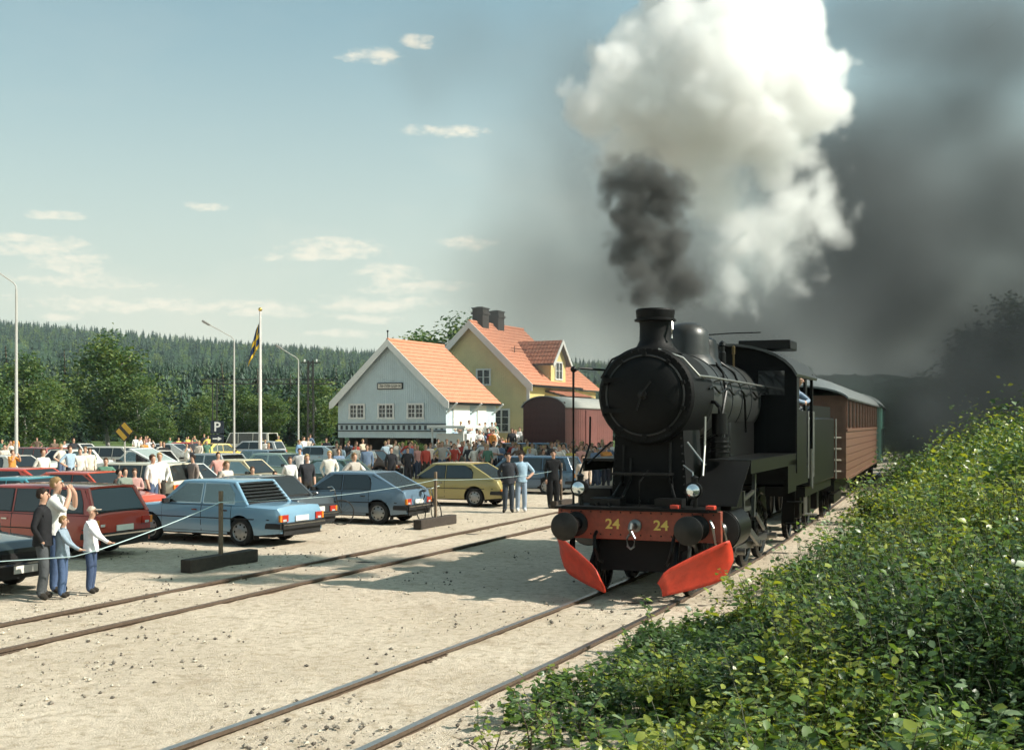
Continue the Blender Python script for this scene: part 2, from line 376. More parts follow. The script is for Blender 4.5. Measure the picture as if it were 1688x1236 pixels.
def build_loco():
    t = thing('steam_locomotive', 'black steam locomotive with red buffer beam, red ploughs and smoking chimney', 'locomotive', (TC.x + .04, TC.y, .06), -TH)
    Z = 3.08; RB = .775                      # boiler axis height, smokebox radius
    y0, y1, yc = .55, 1.95, 6.35             # smokebox front, smokebox rear, cab front
    # smokebox with riveted front ring
    sb = MB().lathe((0, y0, Z), (0, 1, 0), [(RB-.04, 0), (RB, .04), (RB, y1-y0)], 56)
    for k in range(40):
        a = 2*math.pi*k/40; sb.sphere((math.cos(a)*(RB-.06), y0-.002, Z+math.sin(a)*(RB-.06)), .014, 6, 4)
    smk = sb.build('smokebox', SOOT, t)
    dr = MB().lathe((0, y0-.005, Z), (0, -1, 0), [(.615, 0), (.615, .025), (.59, .045), (.45, .10), (.25, .135), (.05, .15), (.001, .152)], 48, cap=False)
    door = dr.build('smokebox_door', SOOT, t)
    MB().lathe((0, y0-.02, Z), (0, -1, 0), [(.628, 0), (.64, .01), (.64, .022), (.622, .03), (.61, .022)], 56, cap=False).build('door_ring', M('door rim worn edge', (.022, .022, .021), .45, .2, var=.5), door)
    h = MB().lathe((0, y0-.15, Z), (0, -1, 0), [(.07, 0), (.07, .05), (.03, .06), (.03, .13), (.001, .135)], 14)
    h.bar((0, y0-.25, Z), (.16, y0-.27, Z+.20), .03).bar((0, y0-.22, Z), (-.08, y0-.24, Z-.24), .03)
    h.build('door_handle', BLK, door)
    for s in (.15, -.15):
        MB().box((-.40, y0-.10, Z+s*1.6), (.52, .03, .07)).cyl((-.655, y0-.06, Z+s*1.6-.08), (-.655, y0-.06, Z+s*1.6+.08), .03).build('hinge', SOOT, door)
    for k in range(10):
        a = 2*math.pi*(k+.5)/10; MB().box((math.cos(a)*.64, y0-.05, Z+math.sin(a)*.64), (.06, .05, .06), Matrix.Rotation(-a, 3, 'Y')).build('door_clamp', SOOT, door)
    # boiler barrel and bands
    MB().lathe((0, y1, Z), (0, 1, 0), [(RB-.045, 0), (RB-.03, .02), (RB-.03, yc-y1)], 56).build('boiler', CLAD, t)
    for yb in (y1+.02, 2.75, 3.55, 4.4, 5.3):
        MB().lathe((0, yb, Z), (0, 1, 0), [(RB-.032, 0), (RB-.014, .004), (RB-.014, .056), (RB-.032, .06)], 56, cap=False).build('boiler_band', GREY, t)
    # firebox lower sides
    MB().box((0, 5.1, 2.35), (1.25, 2.4, 1.2)).build('firebox', BLK, t, bevel=.08)
    # chimney
    ch = MB().lathe((0, 1.13, Z+RB-.10), (0, 0, 1), [(.44, 0), (.36, .06), (.295, .13), (.255, .22), (.25, .42), (.262, .54)], 36)
    chim = ch.build('chimney', SOOT, t)
    MB().lathe((0, 1.13, Z+RB+.42), (0, 0, 1), [(.262, 0), (.335, .01), (.335, .035), (.30, .05), (.315, .17), (.30, .20), (.24, .20), (.22, .05)], 36, cap=False).build('chimney_cap', SOOT, chim)
    MB().lathe((0, 1.13, Z+RB+.44), (0, 0, 1), [(.25, 0), (.24, .02)], 28).build('flue', DARK, chim)
    MB().tube([(.29, 1.05, Z+RB+.40), (.31, 1.0, Z+RB+.28), (.30, 1.0, Z+RB+.14)], .022).build('chimney_lifting_lug', PIPE, chim)
    # dome, sand box, safety valves, whistle
    MB().lathe((0, 3.25, Z+RB-.18), (0, 0, 1), [(.52, 0), (.47, .10), (.405, .17), (.39, .28), (.385, .50), (.36, .60), (.29, .69), (.17, .745), (.001, .76)], 36, cap=False).build('steam_dome', CLAD, t)
    d2 = MB().lathe((0, 4.15, Z+RB-.16), (0, 0, 1), [(.45, 0), (.40, .08), (.36, .15), (.35, .36), (.31, .48), (.18, .55), (.001, .565)], 32, cap=False); d2.build('sand_dome', BLK, t)
    for x in (-.13, .13):
        MB().lathe((x, 5.55, Z+RB-.05), (0, 0, 1), [(.075, 0), (.075, .22), (.05, .25), (.05, .34), (.075, .36), (.06, .42), (.01, .46)], 14).build('safety_valve', BLK, t)
    MB().tube([(.28, 5.9, Z+RB-.12), (.28, 5.9, Z+RB+.18)], .02).lathe((.28, 5.9, Z+RB+.16), (0,0,1), [(.035,0),(.035,.14),(.01,.17)], 12).build('whistle', M('dull brass', (.10,.07,.03), .4, .8), t)
    MB().lathe((-.2, 5.1, Z+RB-.06), (0, 0, 1), [(.10, 0), (.10, .10), (.16, .12), (.16, .15), (.06, .17)], 16).build('steam_turret', BLK, t)
    MB().tube([(-.62, 6.2, 4.35), (-.62, 6.2, 4.42), (.1, 6.3, 4.46), (.75, 6.3, 4.46)], .012).build('roof_rail', BLK, t)
    # handrails along the boiler with knobs, and a sagging pipe under them
    for sx in (1, -1):
        xr = sx * .80
        hr = MB().tube([(xr*1.0, y0+.25, Z+.30), (xr, 1.6, Z+.31), (xr, 6.3, Z+.30)], .02)
        hr.tube([(xr, y0+.25, Z+.30), (xr*.72, y0+.1, Z+.58), (xr*.25, y0+.02, Z+.72)], .016)
        for yk in (1.2, 2.3, 3.4, 4.5, 5.6): hr.cyl((xr, yk, Z+.30), (sx*.68, yk, Z+.26), .02, n=8)
        hr.build('handrail', PIPE if sx > 0 else BLK, t)
        pp = [(sx*(RB+.02), 1.5 + 4.7*k/24, Z+.12 + .05*math.sin(k*1.1)) for k in range(25)]
        MB().tube(pp, .018).build('pipe', BLK, t)
        MB().tube([(sx*.5, 3.3, Z+.62), (sx*.66, 3.2, Z+.44), (sx*.77, 2.9, Z+.1), (sx*.74, 2.7, Z-.3), (sx*.8, 2.6, Z-.75)], .028).build('sand_pipe', BLK, t)
        MB().tube([(sx*.4, 4.15, Z+.68), (sx*.62, 4.3, Z+.5), (sx*.78, 4.5, Z), (sx*.76, 4.7, Z-.6)], .022).build('sand_pipe', BLK, t)
        # running board with deep valance
        MB().box((sx*1.06, 4.05, 2.03), (.74, 4.7, .045)).box((sx*1.41, 4.05, 1.93), (.03, 4.7, .20)).build('running_board', BLK, t)
        if sx > 0: MB().prism([(sx*.70, 1.72, 2.05), (sx*1.42, 1.72, 2.05), (sx*1.42, .62, 1.42), (sx*.70, .62, 1.42)], (0, -.03, -.04)).build('running_board_slope', SOOT, t)
        # cylinder block with steam chest
        cy_ = MB().cyl((sx*1.08, .95, .98), (sx*1.08, 1.85, .98), .33, n=28).box((sx*.98, 1.4, 1.44), (.56, .86, .30)).box((sx*.75, 1.4, 1.05), (.4, .8, .5))
        cyl_ = cy_.build('cylinder', BLK, t, bevel=.012)
        MB().lathe((sx*1.08, .95, .98), (0, -1, 0), [(.31, 0), (.31, .03), (.14, .05), (.10, .11), (.001, .115)], 26, cap=False).build('cylinder_cover', M('worn cover', (.06,.06,.058), .35, .5, var=.3), cyl_)
        MB().cyl((sx*1.08, 1.85, .98), (sx*1.08, 2.75, .98), .035, n=10).box((sx*1.08, 2.8, .98), (.12, .34, .26)).build('piston_rod', STEEL, t)
        MB().box((sx*1.08, 2.55, 1.17), (.09, 1.5, .06)).box((sx*1.08, 2.55, .79), (.09, 1.5, .06)).build('slide_bar', STEEL, t)
        # driving wheels with spokes, coupling rod and connecting rod
        for kw, yw in enumerate((3.0, 4.55, 6.1)):
            rw = .68
            wh = MB().lathe((sx*.66, yw, rw), (sx, 0, 0), [(.56, 0), (.66, 0), (.68, .02), (.68, .11), (.64, .13), (.60, .13), (.56, .10)], 36, cap=False)
            wh.lathe((sx*.66, yw, rw), (sx, 0, 0), [(.13, -.02), (.13, .15), (.05, .17), (.001, .17)], 16, cap=False)
            for k in range(14):
                a = 2*math.pi*k/14; wh.bar((sx*.73, yw+.10*math.cos(a), rw+.10*math.sin(a)), (sx*.73, yw+.58*math.cos(a), rw+.58*math.sin(a)), .045, .055)
            wheel = wh.build('driving_wheel', BLK, t)
            cwp = [(sx*.76, yw+.56*math.cos(a), rw+.56*math.sin(a)) for a in np.linspace(R(20), R(120), 9)]
            MB().prism(cwp, (sx*.05, 0, 0)).build('counterweight', BLK, wheel)
            MB().cyl((sx*.78, yw-.2, rw-.22), (sx*1.12, yw-.2, rw-.22), .06, n=12).build('crank_pin', STEEL, wheel)
        MB().bar((sx*.93, 2.9, .46), (sx*.93, 5.8, .46), .05, .11).cyl((sx*.90,2.8,.46),(sx*.97,2.8,.46),.1).cyl((sx*.90,4.35,.46),(sx*.97,4.35,.46),.1).cyl((sx*.90,5.9,.46),(sx*.97,5.9,.46),.1).build('coupling_rod', STEEL, t)
        MB().bar((sx*1.06, 2.85, .98), (sx*1.06, 4.35, .46), .05, .12).build('connecting_rod', STEEL, t)
        MB().bar((sx*1.12, 2.6, 1.5), (sx*1.12, 2.62, .9), .05, .08).bar((sx*1.12, 3.6, 1.75), (sx*1.12, 3.5, 1.0), .06, .1).bar((sx*1.12, 2.62, 1.35), (sx*1.12, 3.55, 1.45), .04, .06).bar((sx*1.16, 4.35, .72), (sx*1.16, 3.55, 1.05), .04, .06).build('valve_gear', STEEL, t)
        # leading bogie wheels
        for yw in (.55, 2.2):
            rw = .42
            wh = MB().lathe((sx*.64, yw, rw), (sx, 0, 0), [(.34, 0), (.40, 0), (.42, .02), (.42, .11), (.36, .12), (.33, .09)], 28, cap=False).lathe((sx*.64, yw, rw), (sx,0,0), [(.09,-.02),(.09,.14),(.001,.15)], 12, cap=False)
            for k in range(10):
                a = 2*math.pi*k/10; wh.bar((sx*.69, yw+.07*math.cos(a), rw+.07*math.sin(a)), (sx*.69, yw+.36*math.cos(a), rw+.36*math.sin(a)), .04, .05)
            wh.build('bogie_wheel', BLK, t)
        # brake hangers and steps
        for yb in (3.75, 5.3):
            MB().bar((sx*.80, yb, 1.25), (sx*.82, yb-.05, .55), .05, .10).box((sx*.78, yb-.1, .62), (.12, .10, .36)).build('brake_block', BLK, t)
        MB().box((sx*1.32, 6.9, .62), (.34, .34, .03)).bar((sx*1.18, 6.9, .62), (sx*1.22, 6.9, 1.5), .03, .25).box((sx*1.32, 6.9, 1.05), (.30, .32, .03)).build('cab_step', BLK, t)
        # front struts between smokebox and beam
        MB().tube([(sx*.93, .62, 2.75), (sx*.93, .60, 2.30), (sx*.98, .25, 1.85)], .017).tube([(sx*.62, .75, 2.35), (sx*.95, .55, 2.0)], .015).build('front_stay', PIPE if sx > 0 else BLK, t)
    # frames and saddle
    for sx in (-1, 1): MB().box((sx*.56, 4.0, .95), (.05, 7.4, .75)).build('frame_plate', BLK, t)
    MB().prism([(-.62, .75, 1.35), (.62, .75, 1.35), (.55, .75, 2.55), (-.55, .75, 2.55)], (0, 1.1, 0)).build('smokebox_saddle', SOOT, t)
    MB().box((0, .30, 1.345), (2.3, .85, .05)).build('front_footplate', SOOT, t)
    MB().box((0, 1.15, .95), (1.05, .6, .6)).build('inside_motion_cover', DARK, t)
    # ladder of small fittings on the front footplate
    MB().box((-.55, .35, 1.42), (.5, .3, .12)).box((.45, .35, 1.43), (.42, .28, .13)).tube([(.05, .05, 1.38), (.05, .04, 1.75), (.05, .5, 1.9)], .012).build('front_fittings', BLK, t, bevel=.01)
    rv = MB()
    for sx in (-1, 1):
        for k in range(9): rv.sphere((sx*(.585-.008*k), .745, 1.45+.12*k), .016, 6, 4)
    for k in range(9): rv.sphere((-.5+.125*k, .745, 1.42), .016, 6, 4)
    for k in range(16): rv.sphere((-1.19+.159*k, -.002, 1.285), .013, 6, 4); rv.sphere((-1.19+.159*k, -.002, .945), .013, 6, 4)
    rv.build('rivets', BLK, t)
    for x, zt in ((-.40, 2.3), (-.28, 2.1), (.36, 2.35)):
        MB().tube([(x, .70, zt), (x, .68, 1.75), (x*1.3, .55, 1.5), (x*1.6, .3, 1.42), (x*1.7, .1, 1.38)], .022).build('front_pipe', BLK, t)
    MB().tube([(.62, .5, 2.0), (.80, .35, 1.9), (.86, .2, 1.7), (.88, .18, 1.55)], .012).build('lamp_cable', PIPE, t)
    MB().box((0, .42, 1.86), (.9, .34, .03)).bar((-.4, .58, 1.85), (-.4, .7, 1.65), .03).bar((.4, .58, 1.85), (.4, .7, 1.65), .03).build('front_step', BLK, t)
    # compressed-air pump hung on the right of the smokebox
    ap = MB().cyl((.95, 1.55, 2.10), (.95, 1.55, 2.42), .15).cyl((.95, 1.55, 2.47), (.95, 1.55, 2.80), .13).cyl((.95,1.55,2.40),(.95,1.55,2.5),.06)
    for zc in (2.16, 2.24, 2.32): ap.lathe((.95, 1.55, zc), (0,0,1), [(.15,0),(.175,.01),(.175,.03),(.15,.04)], 16, cap=False)
    ap.tube([(.95, 1.55, 2.8), (.95, 1.55, 2.9), (.85, 1.7, 2.98), (.76, 1.8, 3.0)], .03)
    ap.build('air_pump', BLK, t)
    # buffer beam with number, hook and buffers
    bm_ = MB().box((.03, .06, 1.105), (2.56, .12, .47)).build('buffer_beam', BEAM, t, bevel=.012)
    MB().box((0, .03, 1.345), (2.54, .26, .035)).build('beam_cap', BLK, bm_)
    for x in (-1.02, .86, -.98+2.0, .20): MB().box((x*1.16, -.015, 1.30), (.0, .0, .0)) if False else None
    for x in (-.36, .40):
        me = text_mesh('24', .21, .006, bold=.004); me.materials.append(YEL)
        o = obj('number_24', me, bm_); o.location = (x, -.004, 1.10); o.rotation_euler = (R(90), 0, 0); o.scale = (1.12, 1, 1)
    hk = MB().lathe((0, 0, 1.09), (0, -1, 0), [(.10, 0), (.10, .03), (.05, .05), (.04, .16)], 16).tube([(0, -.15, 1.09), (0, -.24, 1.12), (0, -.29, 1.06), (0, -.26, .99), (0, -.20, 1.0)], [.035,.04,.035,.028,.015])
    hk.tube([(.0, -.22, 1.02), (.06, -.24, .92), (.05, -.24, .80), (0, -.24, .76), (-.05, -.24, .80), (-.06, -.24, .92), (0, -.22, 1.02)], .018).build('coupling_hook', STEEL, bm_)
    for x in (-.95, .95):
        bf = MB().lathe((x, 0, 1.09), (0, -1, 0), [(.19, 0), (.19, .03), (.12, .05), (.115, .30), (.085, .31), (.08, .50)], 24)
        bf = bf.build('buffer', BLK, bm_)
    for x, dd in ((-.95, .0), (.95, .0)):
        MB().lathe((x, -.48, 1.09), (0, -1, 0), [(.08, 0), (.16, .02), (.215, .045), (.215, .07), (.19, .085), (.001, .10)], 30, cap=False).build('buffer_head', M('buffer face greasy', (.02,.018,.016), .45, .5, var=.5), bm_)
    for x in (-1.12, 1.16, .62):
        MB().box((x, .0, 1.395), (.13, .16, .06)).build('lamp_bracket', PLOW, bm_, bevel=.01) if x > 0 else None
    for sx in (-1, 1):   # brake hoses hanging beside the beam
        MB().tube([(sx*.62, .0, .98), (sx*.62, -.10, .92), (sx*.60, -.15, .74), (sx*.55, -.13, .58), (sx*.5, -.06, .52)], .028).build('brake_hose', BLK, bm_)
    MB().tube([(1.15, .0, 1.2), (1.2, -.05, 1.1), (1.22, 0, .9), (1.2, .25, .75)], .022).tube([(1.18, .05, 1.3), (1.3, .02, 1.2), (1.34, .2, .95), (1.3, .5, .8)], .016).build('beam_pipe', PIPE, bm_)
    # two headlamps on the footplate
    for x in (-.93, .88):
        lp = MB().lathe((x, .18, 1.64), (0, -1, 0), [(.05, -.10), (.10, -.06), (.115, 0), (.12, .10), (.128, .11), (.128, .14), (.106, .145)], 26, cap=False)
        lp.lathe((x, .14, 1.76), (0, 0, 1), [(.05, 0), (.05, .06), (.07, .07), (.02, .10)], 14).cyl((x, .18, 1.36), (x, .18, 1.52), .035)
        lamp = lp.build('headlamp', BLK, t)
        MB().lathe((x, .05, 1.64), (0, -1, 0), [(.106, 0), (.098, .024), (.065, .045), (.001, .055)], 24, cap=False).build('lens', LENS, lamp)
    MB().tube([(-1.12, .35, 1.35), (-1.12, .35, 3.45), (-1.05, .45, 3.52), (-.75, .8, 3.5)], .02).sphere((-1.12, .35, 3.5), .05).build('lamp_pole', BLK, t)
    # two curved plough blades in front of the rails
    for sx in (-1, 1):
        rr = []
        n = 13
        for i in range(n):
            u = i / (n - 1)                                   # from outer rear end to inner front tip
            x = sx * (1.36 - .92 * u) + .10; yb = .16 - .58 * u
            top = .93 - .48 * u**1.15; bot = .44 - .33 * u**.55
            if u < .22: bot += (1 - u/.22)**2 * .16
            if u > .9: top -= (u-.9)*1.2
            bul = .10 + .05*math.sin(u*3)
            row = []
            for kz in range(9):
                q = kz / 8; z = bot + (top - bot) * q
                fwd = -bul * (1 - (2*q-.75)**2 * .8) if q < .9 else -bul*.1
                fw2 = -.26 * q**2.2                              # concave blade, lip curling forward at the top
                row.append(Vector((x + sx*.0, yb + fw2 - .02, z)))
            rr.append(row)
        pm = MB(); pm.rings(rr, closed=False, cap=False)
        pl = pm.build('plough', PLOW, t)
        sd = pl.modifiers.new('s', 'SOLIDIFY'); sd.thickness = .022; sd.offset = 0
        MB().bar((sx*1.05, .12, .95), (sx*1.05, .10, .55), .06, .10).bar((sx*.62, .2, .92), (sx*.66, -.22, .40), .05, .08).build('plough_bracket', BLK, t)
    # dark gear between ploughs
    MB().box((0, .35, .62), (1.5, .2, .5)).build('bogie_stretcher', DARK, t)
    # cab
    hw, ya, yb_ = 1.42, yc, 8.7
    zs, zr = 3.62, 4.25
    def arc(n=15, w_=hw+.06, z0=zs, z1=zr): return [(w_*math.sin(a), z0 + (z1-z0)*(math.cos(a)-math.cos(R(78)))/(1-math.cos(R(78)))) for a in np.linspace(R(-78), R(78), n)]
    A = [(x/math.sin(R(78)), z) for x, z in arc()]
    roof = MB(); rr = [[Vector((x, y, z)) for x, z in A] + [Vector((x*.985, y, z-.05)) for x, z in reversed(A)] for y in (ya-.18, yb_+.35)]
    roof.rings(rr).build('cab_roof', M('cab roof paint', (.05, .053, .053), .35, .1, var=.3, coat=.3), t)
    fr = [Vector((x*.97, ya, z-.03)) for x, z in A]
    front = MB().prism([Vector((-hw, ya, 1.9))] + fr + [Vector((hw, ya, 1.9))], (0, .04, 0)).build('cab_front', SOOT, t)
    for sx in (-1, 1):
        sd = MB().box((sx*hw, 7.05, 2.28), (.05, 1.35, 1.25)).box((sx*hw, 6.52, 3.28), (.05, .3, .78)).box((sx*hw, 7.62, 3.28), (.05, .20, .78)).box((sx*hw, 7.05, 3.62), (.05, 1.35, .12)).box((sx*hw, 8.55, 2.9), (.06, .07, 1.6)).box((sx*hw, 8.15, 3.62), (.05, .9, .10))
        sd.build('cab_side', BLK, t)
        MB().tube([(sx*(hw+.05), 7.75, 1.5), (sx*(hw+.05), 7.75, 2.9)], .018).build('cab_handrail', PIPE, t)
        MB().tube([(sx*(hw+.05), 8.5, 1.5), (sx*(hw+.05), 8.5, 2.9)], .018).build('cab_handrail', PIPE, t)
        MB().box((sx*.95, ya-.015, 3.45), (.52, .03, .48)).build('front_window', M('dark glass', (.01,.012,.013), .05, coat=1), t)
    MB().box((0, 7.5, 1.85), (2.7, 2.4, .10)).build('cab_floor', BLK, t)
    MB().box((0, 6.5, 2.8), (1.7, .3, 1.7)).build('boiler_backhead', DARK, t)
    MB().box((.55, 8.2, zr+.06), (1.1, .9, .20)).build('roof_ventilator', BLK, t, bevel=.02)
    MB().box((1.40, 5.9, 1.62), (.05, 1.0, .62)).box((1.40, 7.2, 1.58), (.05, 1.6, .35)).build('side_valance', BLK, t)
    return t
LOCO = build_loco()
def tw(x, y, z=0):      # locomotive coordinates to world
    return Vector((TC.x + x*math.cos(TH) + y*math.sin(TH), TC.y - x*math.sin(TH) + y*math.cos(TH), z + .07))

def small_wheels(t, ys, r=.46, mat=BLK, x=.66):
    for y in ys:
        for sx in (-1, 1):
            wh = MB().lathe((sx*x, y, r), (sx, 0, 0), [(r*.8, 0), (r-.02, 0), (r, .02), (r, .11), (r*.88, .12), (r*.8, .09)], 24, cap=False).lathe((sx*x, y, r), (sx,0,0), [(r*.82,.03),(r*.2,.05),(r*.2,.12),(.001,.13)], 20, cap=False)
            wh.build('wheel', mat, t)
def build_tender():
    t = thing('locomotive_tender', 'black coal tender coupled behind the locomotive cab', 'tender', tw(0, 9.0, -.07).to_tuple()[:2] + (.07,), -R(21.6))
    MB().box((0, 2.6, 2.0), (2.7, 4.9, 1.55)).build('water_tank', BLK, t, bevel=.05)
    MB().box((0, 2.6, 1.12), (2.5, 5.1, .22)).build('frame', BLK, t)
    for sx in (-1, 1):
        MB().box((sx*1.25, 3.0, 2.9), (.05, 3.6, .30)).build('coal_rail', BLK, t)
        MB().tube([(sx*1.40, .12, 1.2), (sx*1.40, .12, 2.75)], .018).build('handrail', PIPE, t)
        MB().tube([(sx*1.40, 4.95, 1.2), (sx*1.40, 4.95, 2.75)], .018).build('handrail', PIPE, t)
        MB().box((sx*1.30, .5, .60), (.28, .35, .03)).bar((sx*1.2, .35, .6), (sx*1.2, .35, 1.1), .03, .1).bar((sx*1.2, .65, .6), (sx*1.2, .65, 1.1), .03, .1).build('step', PIPE, t)
        for yw in (1.0, 2.6, 4.2): MB().box((sx*.95, yw, .75), (.16, .34, .55)).build('axle_box', BLK, t, bevel=.02)
    small_wheels(t, (1.0, 2.6, 4.2), .48)
    rd = random.Random(4); c = MB()
    for k in range(220):
        c.sphere((rd.uniform(-1.1, 1.1), rd.uniform(1.2, 4.6), 2.78 + rd.uniform(0, .22)), (rd.uniform(.06,.13), rd.uniform(.06,.13), rd.uniform(.05,.10)), 6, 4)
    c.build('coal', M('coal', (.008,.008,.008), .4, var=.3), t, sharp=10)
build_tender()

VARN = M('varnished teak boards', (.155, .078, .050), .45, 0, var=.22, scale=5, bump=.05, coat=.2)
CREAM_R = M('painted canvas roof', (.15, .16, .158), .4, 0, var=.12, scale=3, coat=.15)
WIN = M('carriage glass', (.015, .02, .02), .05, 0, coat=1.0, var=.2)
def carriage(name, label, base, heading, length, body, trim, roofm, planks=True):
    t = thing(name, label, 'railway carriage', (base.x, base.y, .07), -heading)
    hw = 1.46; z0, zb, z1 = 1.15, 2.42, 3.38
    MB().box((0, length/2, (z0+z1)/2), (2*hw-.06, length, z1-z0)).build('body_core', body, t)
    n = 17; A = [(math.sin(a), math.cos(a)) for a in np.linspace(R(-80), R(80), n)]
    ring = lambda y, k=1.0: [Vector(((hw+.10)*x/math.sin(R(80)), y, z1-.06 + .62*k*(c-math.cos(R(80)))/(1-math.cos(R(80))))) for x, c in A] + [Vector(((hw+.08)*x/math.sin(R(80)), y, z1-.10 + .60*k*(c-math.cos(R(80)))/(1-math.cos(R(80))))) for x, c in reversed(A)]
    MB().rings([ring(-.55, .55), ring(-.35, .8), ring(.0, 1), ring(length, 1), ring(length+.3, .8), ring(length+.5, .55)]).build('roof', roofm, t)
    for y in (3.2, 8.0, 12.5):
        if y < length: MB().lathe((0.25, y, z1+.48), (0,0,1), [(.10,0),(.10,.12),(.16,.14),(.10,.22),(.01,.24)], 14).build('roof_ventilator', BLK, t)
    # lower boards: horizontal planks with their own joints, both sides
    ph = (zb - z0) / 6
    pm = MB().box((0, 0, 0), (.03, length, ph-.018)).mesh('plank', body) if planks else None
    for sx in (-1, 1):
        if planks:
            for k in range(6):
                o = obj('plank', pm, t); o.location = (sx*(hw-.012), length/2, z0 + ph*(k+.5))
        MB().box((sx*(hw+.012), length/2, zb+.03), (.05, length+.02, .07)).build('belt_rail', trim, t)
        MB().box((sx*(hw+.008), length/2, z0-.02), (.05, length+.02, .07)).build('sill_rail', trim, t)
        MB().box((sx*(hw+.006), length/2, z1-.08), (.05, length+.02, .09)).build('cant_rail', trim, t)
        nw = int(length / 1.35); wm = MB().box((0,0,0), (.03, .92, .70)).mesh('pane', WIN); fm = MB().box((0,0,0), (.05, .10, .80)).mesh('post', trim)
        for k in range(nw):
            yw = (k+.5) * length / nw
            o = obj('window_pane', wm, t); o.location = (sx*(hw-.015), yw, 2.90)
            for d in (-.52, .52):
                o = obj('window_post', fm, t); o.location = (sx*(hw+.0), yw+d, 2.90)
    # end wall facing the tender: corner posts, bars, door, steps
    for sx in (-1, 1):
        MB().box((sx*(hw-.05), -.012, (z0+z1)/2), (.10, .04, z1-z0-.1)).build('corner_post', trim, t)
        for k in range(4): MB().tube([(sx*(hw-.12), -.09, 1.35+k*.30), (sx*(hw-.62), -.09, 1.35+k*.30)], .022).build('ladder_rung', M('cream rung', (.55,.48,.38), .5), t)
    MB().box((0, -.02, 2.25), (.8, .05, 1.9)).build('end_door', body, t)
    MB().box((0, length/2, .95), (2.3, length, .30)).build('underframe', BLK, t)
    for yb in (2.2, length-2.2):
        for sx in (-1, 1): MB().box((sx*1.0, yb, .55), (.14, 2.6, .26)).build('bogie_frame', BLK, t)
        small_wheels(t, (yb-.9, yb+.9), .45)
    for sx in (-1, 1): MB().lathe((sx*.9, -.02, 1.05), (0,-1,0), [(.08,0),(.08,.4),(.19,.42),(.19,.46),(.001,.48)], 18, cap=False).build('buffer', BLK, t)
    MB().box((0, length*.55, .62), (1.6, 2.0, .4)).build('battery_box', BLK, t)
    return t
CB = tw(0, 15.0); CH = R(20.3)
carriage('railway_carriage', 'brown varnished wooden carriage with grey roof behind the tender', CB, CH, 16.2, VARN, VARN, CREAM_R)
CB2 = CB + Vector((math.sin(CH)*17.3, math.cos(CH)*17.3, 0)) + Vector((.12, -.04, 0))
carriage('railway_carriage', 'pale green carriage at the tail of the train behind the brown one', CB2, R(18.6), 14.0, M('pale green paint', (.22,.42,.33), .45, var=.15, coat=.2), M('pale green trim', (.26,.48,.38), .45, var=.1), CREAM_R, planks=False)
# red boarded goods van standing by the station
def goods_van():
    base = P(897, 698, 63); h = R(21.5)
    t = thing('goods_van', 'dark red boarded goods van with arched roof beside the yellow house', 'goods van', (base.x, base.y, .07), -h)
    red = M('oxide red boards', (.15, .048, .038), .75, var=.3, scale=4, bump=.2); redd = M('shaded oxide red ends', (.09, .032, .027), .75, var=.3, scale=4, bump=.2)  # end boards are a darker copy of the red, shade put into colour
    hw, L_, z0, z1 = 1.22, 9.0, 1.15, 3.55
    MB().box((0, L_/2, (z0+z1)/2), (2*hw-.08, L_-.08, z1-z0)).build('inner_wall', M('dark boards',(.05,.02,.016),.9), t)
    pm = MB().box((0,0,0), (.04, .185, z1-z0)).mesh('board', red); n = 44
    for k in range(n):
        o = obj('board', pm, t); o.location = (hw-.02 + .006*(k%2), (k+.5)*L_/n, (z0+z1)/2)
    pe = MB().box((0,0,0), (.20, .04, z1-z0+.25)).mesh('end_board', redd)
    for k in range(12):
        x = -hw + (k+.5)*2*hw/12; o = obj('end_board', pe, t); o.location = (x, .0 - .005*(k%2), (z0+z1)/2 + .10); o.scale = (1,1, 1 + .16*(1-(x/hw)**2))
    A = [(hw+.10)*math.sin(a)/math.sin(R(75)) for a in np.linspace(R(-75), R(75), 15)]; Cc = [.62*(math.cos(a)-math.cos(R(75)))/(1-math.cos(R(75))) for a in np.linspace(R(-75), R(75), 15)]
    rg = lambda y: [Vector((x, y, z1-.02+c)) for x, c in zip(A, Cc)] + [Vector((x*.98, y, z1-.07+c)) for x, c in reversed(list(zip(A, Cc)))]
    MB().rings([rg(-.15), rg(L_+.15)]).build('roof', M('grey felt roof', (.34,.34,.31), .7, var=.15), t)
    MB().prism([Vector((x*.95, .02, z1-.05+c*.97)) for x, c in zip(A, Cc)], (0,.05,0)).build('end_gable', redd, t)
    MB().box((0, L_/2, 1.0), (2.2, L_, .25)).build('underframe', BLK, t)
    MB().box((hw+.03, L_/2, 2.3), (.04, 1.9, 2.2)).build('sliding_door', red, t)
    small_wheels(t, (1.8, L_-1.8), .46)
goods_van()
